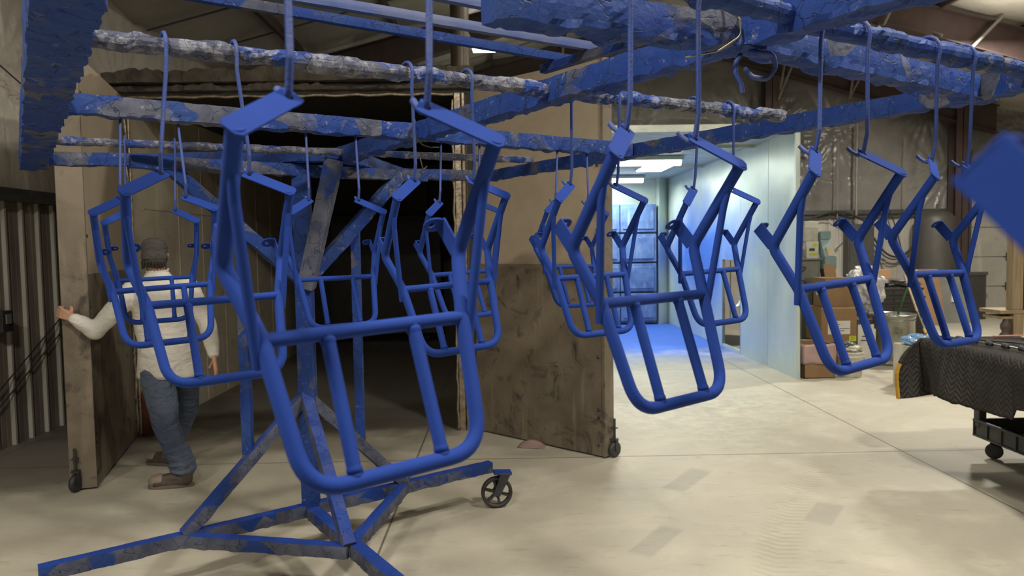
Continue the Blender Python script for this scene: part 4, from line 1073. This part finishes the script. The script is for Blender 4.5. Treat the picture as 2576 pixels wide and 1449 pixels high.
# ------------------------------------------------------------------ clutter beyond the booth, on the right
def box_thing(name, label, cat, x0, y0, z0, x1, y1, z1, mat, bevel=.006, group=None, extra=None, rot=0):
    t = thing(name, label, cat, ((x0+x1)/2, (y0+y1)/2, z0), group)
    MB().box(x0, y0, z0, x1, y1, z1).build('body', M[mat], t, bevel=bevel)
    if extra: extra(t)
    if rot: t.rotation_euler = (0, 0, rot)
    return t
def lbl(t, x0, z0, x1, z1, y, mat='paper', lines=4, seed=1, txt=None):
    MB().box(x0, y-.003, z0, x1, y, z1).build('label_sheet', M[mat], t)
    rr = random.Random(seed)
    if txt:
        cu = bpy.data.curves.new('tag_text', 'FONT'); cu.body = txt; cu.size = (z1-z0)*.85; cu.align_x = 'CENTER'; cu.align_y = 'CENTER'; cu.extrude = .0005
        co = bpy.data.objects.new('tag_text', cu); me = bpy.data.meshes.new_from_object(co); me.materials.append(M['ink']); bpy.data.objects.remove(co)
        o = bpy.data.objects.new('tag_text', me); COL.objects.link(o); o.location = V(((x0+x1)/2, y-.005, (z0+z1)/2))-world_loc(t); o.rotation_euler = (pi/2, 0, 0); o.parent = t
        return
    m = MB()
    for k in range(lines):
        z = z1-(k+1)*(z1-z0)/(lines+1.5); a = x0+.1*(x1-x0)+(x1-x0)*rr.random()*.45; b = min(x1-.01, a+(x1-x0)*(.2+.4*rr.random()))
        m.box(a, y-.0045, z, b, y-.0035, z+(z1-z0)*.05)
    m.build('label_print', M['ink'], t, kind='stuff')
def pinkbox(t):
    vs = []; N = 60
    x0, x1, y0, y1 = 3.69, 4.07, 8.93, 9.36; per = [(x0, y0), (x1, y0), (x1, y1), (x0, y1)]
    for j in range(8):
        for k in range(N):
            s = 4*k/N; i = int(s) % 4; f = s-int(s); a = per[i]; b = per[(i+1) % 4]
            px, py = a[0]+(b[0]-a[0])*f, a[1]+(b[1]-a[1])*f
            nx, ny = ((0, -1), (1, 0), (0, 1), (-1, 0))[i]; o = .012+.014*noise.noise(V((px*9, py*9, j*.5)))+.004*j/7
            z = .425-.26*j/7*(1+.15*noise.noise(V((px*5, py*5, 0))))+.012*noise.noise(V((px*20, py*20, 3)))
            vs.append((px+nx*o, py+ny*o, z))
    fs = [(j*N+k, j*N+(k+1) % N, (j+1)*N+(k+1) % N, (j+1)*N+k) for j in range(7) for k in range(N)]
    MB().add(vs, fs, True).build('poly_liner', M['pink'], t, fix=False, solid=.003, label='dull pink plastic liner folded over the rim')
t = thing('liner_box', 'brown cardboard box with a pink plastic liner standing by the booth corner', 'box', (3.86, 9.14, 0))
m = MB(); m.box(3.69, 8.93, 0, 4.07, 9.36, .01).box(3.69, 8.93, 0, 3.698, 9.36, .42).box(4.062, 8.93, 0, 4.07, 9.36, .42).box(3.69, 8.93, 0, 4.07, 8.938, .42).box(3.69, 9.352, 0, 4.07, 9.36, .42)
m.build('carton', M['card'], t); pinkbox(t)
t = thing('bucket', 'dirty white plastic bucket with crumpled rags on top beside the pink-lined box', 'bucket', (4.32, 9.05, 0))
MB().lathe([(0, 0), (.125, 0), (.13, .01), (.145, .24), (.150, .245), (.150, .262), (.146, .264), (.148, .285), (.154, .29), (.154, .31), (.147, .315), (.14, .31), (.135, .29), (.0, .27)], (4.32, 9.05, 0), 36).build('pail', M['bucket'], t)
MB().tube([(4.32+.158*cos(a), 9.05-.158*sin(a), .26-.17*sin(a)) for a in [pi*k/16 for k in range(17)]], .004, 6).build('bail_handle', M['wire'], t)
def crumple(name, c, rx, ry, rz, mat, seed, amp=.35, n=26, flat=False):
    m = MB(); vs = []; fs = []
    for j in range(n+1):
        th = pi*j/n
        for k in range(n*2):
            a = pi*k/n; d = V((sin(th)*cos(a), sin(th)*sin(a), cos(th)))
            r = 1+amp*noise.noise(d*2.2+V((seed, 0, 0)))+amp*.6*abs(noise.noise(d*6+V((0, seed, 0))))
            p = V((c[0]+d.x*rx*r, c[1]+d.y*ry*r, c[2]+d.z*rz*r))
            if flat and p.z < c[2]-rz*.8: p.z = c[2]-rz*.8
            vs.append(p)
    N = 2*n
    fs = [(j*N+k, j*N+(k+1) % N, (j+1)*N+(k+1) % N, (j+1)*N+k) for j in range(n) for k in range(N)]
    return m.add(vs, fs, False).build(name, M[mat], None, fix=False)
tag(crumple('rag', (4.32, 9.05, .345), .12, .11, .05, 'bucket', 3), 'crumpled whitish rag heaped in the white bucket', 'rag')
tag(crumple('rag', (4.27, 9.06, .40), .10, .08, .035, 'panelgrey', 8), 'crumpled dark grey rag on top of the pile in the white bucket', 'rag')
# shipping boxes stacked on a crate
box_thing('crate', 'low dark crate under the stack of brown shipping boxes', 'crate', 4.255, 9.75, 0, 4.735, 10.25, .335, 'crate')
def e1(t):
    lbl(t, 4.345, .44, 4.645, .62, 9.75, seed=4, lines=5); lbl(t, 4.635, .345, 4.725, .415, 9.75, 'yellow', txt='21')
    MB().box(4.260, 9.75, .785, 4.735, 9.76, .80).build('flap_edge', M['cardlight'], t)
    MB().box(4.251, 9.95, .46, 4.255, 10.15, .62).build('side_label', M['paper'], t)
box_thing('shipping_box', 'brown cardboard box with a large white address label and yellow-green tag', 'box', 4.255, 9.75, .335, 4.735, 10.25, .79, 'card', extra=e1)
def e2(t):
    MB().box(4.495, 9.798, 1.06, 4.585, 9.80, 1.085).build('hand_hole', M['ink'], t)
    MB().box(4.335, 9.8, 1.19, 4.735, 9.81, 1.20).build('flap_edge', M['cardlight'], t)
    MB().hexa([(4.455, 10.10, 1.19), (4.615, 10.10, 1.19), (4.615, 10.11, 1.19), (4.455, 10.11, 1.19), (4.455, 10.16, 1.37), (4.615, 10.16, 1.36), (4.615, 10.17, 1.36), (4.455, 10.17, 1.37)]).build('open_flap', M['card'], t)
    MB().box(4.331, 9.95, .95, 4.335, 10.1, 1.06).build('side_label', M['paper'], t)
box_thing('shipping_box', 'upper brown cardboard box with a hand hole, stacked on the labelled box', 'box', 4.335, 9.80, .79, 4.735, 10.20, 1.19, 'card', extra=e2)
box_thing('white_box', 'white box with printed sides low behind the bucket', 'box', 4.775, 9.8, 0, 4.995, 10.2, .56, 'paper', extra=lambda t: lbl(t, 4.795, .2, 5.015, .5, 9.8, lines=4, seed=9))
box_thing('tray_stack', 'flat dark tray lying on the white box beneath the plastic bundle', 'tray', 4.72, 9.8, .56, 4.97, 10.3, .63, 'crate')
o = crumple('plastic_bundle', (5.20, 10.48, .97), .24, .2, .30, 'whiteplastic', 5, .38, 30); tag(o, 'big crumpled bundle of shiny white plastic sheeting above the white box', 'plastic sheeting')
box_thing('support_crate', 'crate standing behind the white box under the plastic bundle', 'crate', 4.98, 10.34, 0, 5.42, 10.75, .66, 'crate')
# grey cabinet with boxes on top, at the booth wall
def cabx(t): MB().box(3.80, 10.48, .1, 4.52, 10.5, 1.38).build('door', M['cabgrey'], t, bevel=.004); MB().box(3.76, 10.46, 1.425, 4.57, 10.5, 1.445).build('top_lip', M['cabgrey'], t)
box_thing('metal_cabinet', 'grey metal cabinet between the booth wall and the light blue chute', 'cabinet', 3.76, 10.5, 0, 4.56, 11.0, 1.44, 'cabgrey', extra=cabx)
def e3(t):
    for (a, z, b, z2) in ((4.47, 1.61, 4.53, 1.66), (4.42, 1.49, 4.53, 1.525)): MB().box(a, 10.545, z, b, 10.548, z2).build('yellow_patch', M['yellow'], t)
    MB().box(4.42, 10.545, 1.55, 4.50, 10.548, 1.59).build('grey_print', M['panelgrey'], t)
box_thing('product_carton', 'white carton with yellow-green markings on top of the grey cabinet', 'box', 4.38, 10.55, 1.44, 4.56, 10.8, 1.69, 'paper', extra=e3)
box_thing('wooden_frame_box', 'small wooden framed box left of the white carton on the cabinet', 'box', 4.28, 10.55, 1.44, 4.37, 10.7, 1.625, 'sandwood', extra=lambda t: MB().box(4.295, 10.545, 1.46, 4.355, 10.55, 1.58).build('dark_inset', M['cabgrey'], t))
box_thing('control_unit', 'off-white boxy unit stacked on the white carton', 'appliance', 4.35, 10.56, 1.69, 4.56, 10.8, 1.98, 'bucket', .01, extra=lambda t: MB().box(4.36, 10.55, 1.88, 4.55, 10.56, 1.97).build('front_panel', M['paper'], t))
t = thing('sheet_metal_chute', 'light blue bent sheet metal chute standing beside the grey cabinet', 'chute', (4.68, 10.65, 0))
MB().prism([(4.57, 10.5, 1.72), (4.71, 10.5, 1.72), (4.71, 10.5, 1.83), (4.57, 10.5, 1.83)], (0, .2, 0)).build('upper_box', M['chute'], t)
MB().hexa([(4.59, 10.42, 1.47), (4.755, 10.42, 1.47), (4.755, 10.6, 1.47), (4.59, 10.6, 1.47), (4.57, 10.52, 1.72), (4.70, 10.52, 1.72), (4.70, 10.7, 1.72), (4.57, 10.7, 1.72)]).build('sloped_body', M['chute'], t)
MB().box(4.595, 10.42, 1.29, 4.758, 10.62, 1.47).build('lower_box', M['chute'], t)
MB().hexa([(4.64, 10.415, 1.48), (4.73, 10.41, 1.475), (4.73, 10.425, 1.475), (4.64, 10.425, 1.48), (4.62, 10.455, 1.61), (4.70, 10.455, 1.61), (4.70, 10.47, 1.61), (4.62, 10.47, 1.61)]).build('wooden_patch', M['sandwood'], t)
MB().hexa([(4.61, 10.45, 1.17), (4.71, 10.45, 1.17), (4.71, 10.6, 1.17), (4.61, 10.6, 1.17), (4.60, 10.43, 1.29), (4.755, 10.43, 1.29), (4.755, 10.61, 1.29), (4.60, 10.61, 1.29)]).build('rubber_boot', M['chutedark'], t)
MB().box(4.61, 10.45, 0, 4.71, 10.6, 1.17).build('stand_leg', M['chute'], t)
tag(MB().tube(fillet([(3.9, 10.44, 1.15), (4.25, 10.42, 1.25), (4.32, 10.42, 1.30), (4.30, 10.42, 1.34), (4.1, 10.43, 1.2), (4.3, 10.42, 1.12), (4.42, 10.42, .98), (4.42, 10.42, .70)], .04), .010, 8).build('hose_loop', M['cable']), 'black hose looped against the front of the grey cabinet', 'hose')
# trash can
t = thing('trash_can', 'dented galvanised steel trash can standing behind the blanket-covered cart', 'trash can', (5.32, 9.95, 0))
def dent(p): 
    p = V(p); d = .018*noise.noise(V((p.x*5, p.y*5, p.z*4))); q = V((p.x-5.32, p.y-9.95, 0)).normalized(); return p+q*d
m = MB(); m.lathe([(0, .0), (.25, .0), (.255, .03), (.245, .05), (.25, .08), (.265, .2), (.28, .45), (.285, .62), (.30, .65), (.305, .68), (.29, .69), (.28, .66), (.27, .45), (.24, .06), (0, .05)], (5.32, 9.95, 0), 48)
m.v = [dent(p) for p in m.v]; m.build('can_body', M['galv'], t)
MB().lathe([(.286, .60), (.296, .61), (.286, .62)], (5.32, 9.95, 0), 48).build('bead', M['galv'], t)
MB().tube(fillet([(5.26, 9.64, .50), (5.20, 9.62, .50), (5.20, 9.62, .44), (5.30, 9.62, .44), (5.30, 9.64, .5)], .015), .006, 6).build('side_handle', M['wire'], t)
tag(crumple('trash_bag', (5.32, 9.95, .62), .22, .22, .08, 'crate', 11, .2, 18), 'dark rubbish filling the galvanised trash can', 'rubbish')
t = thing('leaning_pole', 'wooden handled pole with a black and yellow end leaning beside the trash can', 'pole', (5.0, 8.2, .5))
MB().tube([(5.26, 9.55, 1.22), (4.98, 8.75, .82)], .014, 8).build('wooden_handle', M['tanwood'], t)
MB().tube([(4.98, 8.75, .82), (4.83, 8.34, .66)], .013, 8).build('black_shaft', M['cable'], t)
MB().tube([(4.83, 8.34, .66), (4.80, 8.25, .62)], .016, 8).build('yellow_tip', M['yellowtrim'], t)
tag(MB().tube(fillet([(5.42, 9.7, 1.18), (5.36, 9.68, 1.02), (5.3, 9.66, .90), (5.26, 9.7, .70)], .05), .016, 6).build('green_strap', simple('green_webbing', (.03, .12, .035), .7)), 'green strap hanging down into the galvanised trash can', 'strap')
tag(MB().tube([(5.42, 9.7, 1.18), (5.52, 9.7, 1.27)], .028, 10).build('white_tube', M['paper']), 'short white tube end sticking up above the green strap', 'tube')
box_thing('white_tote', 'white box with the blue plastic bag on it beside the blanket corner', 'box', 4.56, 8.1, 0, 4.98, 8.5, .49, 'bucket')
t = crumple('plastic_bag', (4.76, 8.28, .545), .20, .17, .065, 'bluebag', 21, .25, 24); tag(t, 'shiny blue plastic bag lying on the white box beside the blanket', 'bag')
# dark crates, boxes, sheets along the back
for k in range(5):
    z = .35+k*.125
    t = thing('storage_crate', 'flat dark plastic crate in the stack behind the trash can, %s' % ('lowest of the stack', 'second from the bottom', 'middle of the stack', 'second from the top', 'topmost of the stack')[k], 'crate', (5.98, 11.2, z), 'dark crates stacked behind the trash can')
    m = MB(); m.box(5.63+.02*(k % 2), 11.0, z, 6.36-.03*(k % 3), 11.5, z+.10); m.box(5.62+.02*(k % 2), 10.99, z+.085, 6.38-.03*(k % 3), 11.51, z+.12); m.build('crate_shell', M['crate'], t, bevel=.004)
    MB().box(5.9, 10.985, z+.03, 6.1, 10.99, z+.07).build('handle_slot', M['ink'], t)
box_thing('pallet_base', 'dark wooden base under the stack of flat crates', 'pallet', 5.6, 11.0, 0, 6.4, 11.5, .35, 'crate')
tag(crumple('tarp', (6.05, 11.2, 1.03), .30, .2, .07, 'crate', 31, .4, 18), 'crumpled dark tarp thrown over the topmost flat crate', 'tarp')
box_thing('shipping_box', 'brown cardboard box with a dark print standing far back above the crates', 'box', 6.62, 13.0, .62, 6.92, 13.3, 1.17, 'card', extra=lambda t: MB().box(6.70, 12.995, .75, 6.86, 13.0, .92).build('grey_print', M['panelgrey'], t))
box_thing('storage_bin', 'dark bin under the far brown box behind the crates', 'bin', 6.5, 12.9, 0, 7.0, 13.4, .62, 'crate')
tag(MB().hexa([(8.12, 14.35, 0), (8.74, 14.35, 0), (8.74, 14.38, 0), (8.12, 14.38, 0), (8.12, 14.65, 1.10), (8.74, 14.65, 1.10), (8.74, 14.68, 1.10), (8.12, 14.68, 1.10)]).build('cardboard_sheet', M['card'], None), 'large brown cardboard sheet leaning in front of the tank', 'cardboard')
t = thing('leaning_sheet', 'grey sheet metal panel leaning beside the cardboard sheet near the garage door', 'panel', (9.5, 15.3, 0))
MB().hexa([(8.76, 14.70, 0), (9.54, 14.7, 0), (9.54, 14.73, 0), (8.76, 14.73, 0), (8.76, 14.9, .92), (9.5, 14.9, .92), (9.5, 14.93, .92), (8.76, 14.93, .92)]).build('panel_face', M['cabgrey'], t, bevel=.004)
MB().box(9.10, 14.76, .42, 9.22, 14.80, .66).build('torn_label', M['paper'], t)
t = thing('dark_frame', 'dark framed panel standing behind the grey sheet by the garage door', 'panel', (9.9, 15.5, 0))
MB().box(9.60, 15.30, 0, 10.16, 15.35, .98).build('dark_board', M['crate'], t, bevel=.01); MB().box(9.58, 15.28, .93, 10.18, 15.37, 1.0).build('top_edge', M['panelgrey'], t)
t = thing('air_tank', 'tall dark cylindrical air tank with a domed top beside the garage door', 'tank', (9.16, 15.5, 0))
MB().lathe([(0, .05), (.36, .10), (.39, .2), (.39, 2.05), (.37, 2.16), (.30, 2.25), (.16, 2.31), (0, 2.33)], (9.16, 15.5, 0), 40).build('shell', M['tank'], t)
MB().tube([(9.2, 15.5, 2.3), (9.2, 15.5, 2.44)], .02, 8).build('outlet_pipe', M['panelgrey'], t)
MB().lathe([(.34, 0), (.36, .0), (.36, .12), (.34, .12)], (9.16, 15.5, 0), 32).build('foot_ring', M['black'], t)
t = thing('electrical_panel', 'dark grey electrical panel box fixed to the back wall beneath the conduits', 'electrical panel', (7.72, 15.85, .92))
MB().box(7.44, 15.74, .93, 8.0, 15.96, 2.05).build('enclosure', M['panelgrey'], t, bevel=.008); MB().box(7.47, 15.72, .97, 7.97, 15.745, 2.01).build('door', M['panelgrey'], t, bevel=.006); MB().box(7.42, 15.76, .88, 8.0, 15.92, .93).build('bottom_flange', M['ink'], t)
box_thing('junction_box', 'grey box below the dark electrical panel on the back wall', 'box', 7.5, 15.82, .45, 7.98, 15.96, .86, 'cabgrey')
def drape(p, q, sagz, n=14, y=15.80):
    return [(p[0]+(q[0]-p[0])*k/n, y, p[1]+(q[1]-p[1])*k/n-sagz*4*(k/n)*(1-k/n)) for k in range(n+1)]
for pts, r, lb in ((drape((6.1, 1.9), (7.1, 2.32), -.05)+drape((7.1, 2.32), (8.0, 1.95), -.12), .022, 'thick black cable arching over the back wall flashing above the panel'),
                   (drape((6.15, 1.8), (7.0, 2.22), -.05)+drape((7.0, 2.22), (8.0, 1.5), -.15), .014, 'thin black cable just under the thick arched one on the back wall'),
                   (drape((8.02, 1.75), (9.0, 1.75), .42), .022, 'thick black cable sagging between the electrical panel and the tank'),
                   (drape((8.02, 1.62), (8.95, 1.65), .36), .014, 'thin black cable sagging just above the thick one beside the panel'),
                   (drape((6.85, 1.25), (7.35, 1.65), .02), .012, 'short dark cable slanting up to the left side of the electrical panel'),
                   ([(8.05, 15.8, 1.6), (8.2, 15.8, 1.1), (8.33, 15.8, .8)], .012, 'dark cable hanging down right of the electrical panel'),
                   (drape((8.35, 2.35), (8.62, 1.5), -.05), .014, 'dark cable dropping from the wall flashing left of the tank')):
    tag(MB().tube(pts, r, 8).build('wall_cable', M['cable']), lb, 'cable')
# steel and timber stand at far right
t = thing('work_stand', 'rusty stand with a tan upright post and steel plate at the far right edge', 'stand', (6.460, 9.1, 0))
MB().box(6.310, 9.0, .80, 6.440, 9.13, 2.35).build('post', M['tanwood'], t, bevel=.006, label='tan timber upright post')
MB().box(6.450, 9.0, .80, 6.570, 9.12, 2.35).build('back_post', M['redsteel'], t)
MB().box(6.150, 8.98, .755, 6.860, 9.4, .80).build('plate', M['tanwood'], t, bevel=.005); MB().box(6.170, 9.0, .69, 6.860, 9.35, .72).build('lower_plate', M['tanwood'], t)
MB().box(6.320, 8.99, 0, 6.450, 9.1, .755).build('leg', M['tanwood'], t, bevel=.005); MB().box(6.730, 9.0, 0, 6.830, 9.3, .75).build('leg', M['tanwood'], t, bevel=.005)
m = MB(); m.lathe([(0, .28), (.05, .30), (.045, .36), (.075, .40), (.085, .46), (.06, .50), (.04, .53), (.06, .57), (.06, .62), (.035, .66), (.03, .69), (0, .69)], (6.250, 9.03, 0), 20); m.build('spring_jack', M['redsteel'], t)
MB().box(6.210, 9.0, .12, 6.330, 9.06, .3).build('jack_bracket', M['redsteel'], t)
# plastic-wrapped goods seen through the side opening of the booth
tag(crumple('wrapped_bundle', (3.95, 11.45, .74), .22, .24, .15, 'clearplastic', 41, .45, 26), 'crumpled clear plastic wrap seen through the side opening of the booth', 'plastic sheeting')
tag(crumple('fabric_sack', (3.98, 11.5, .27), .22, .28, .26, 'card', 47, .2, 22, flat=True), 'brown sack below the clear plastic in the booth side opening', 'sack')
box_thing('partition_board', 'tan board behind the plastic wrap in the booth side opening', 'board', 4.35, 11.2, 0, 4.40, 13.2, 1.6, 'tanwood')
# scrap on the floor under the right door
tag(MB().grid(lambda a, b: V((.10+.22*a+.03*b, 6.05+.14*b-.05*a, .006+.035*max(0, sin(pi*a*1.1))*(b)+.006*noise.noise(V((a*5, b*5, 0))))), 12, 8).build('paper_scrap', M['pink'], None, fix=False, solid=.002), 'crumpled pinkish paper scrap on the floor under the sooty oven door', 'scrap')
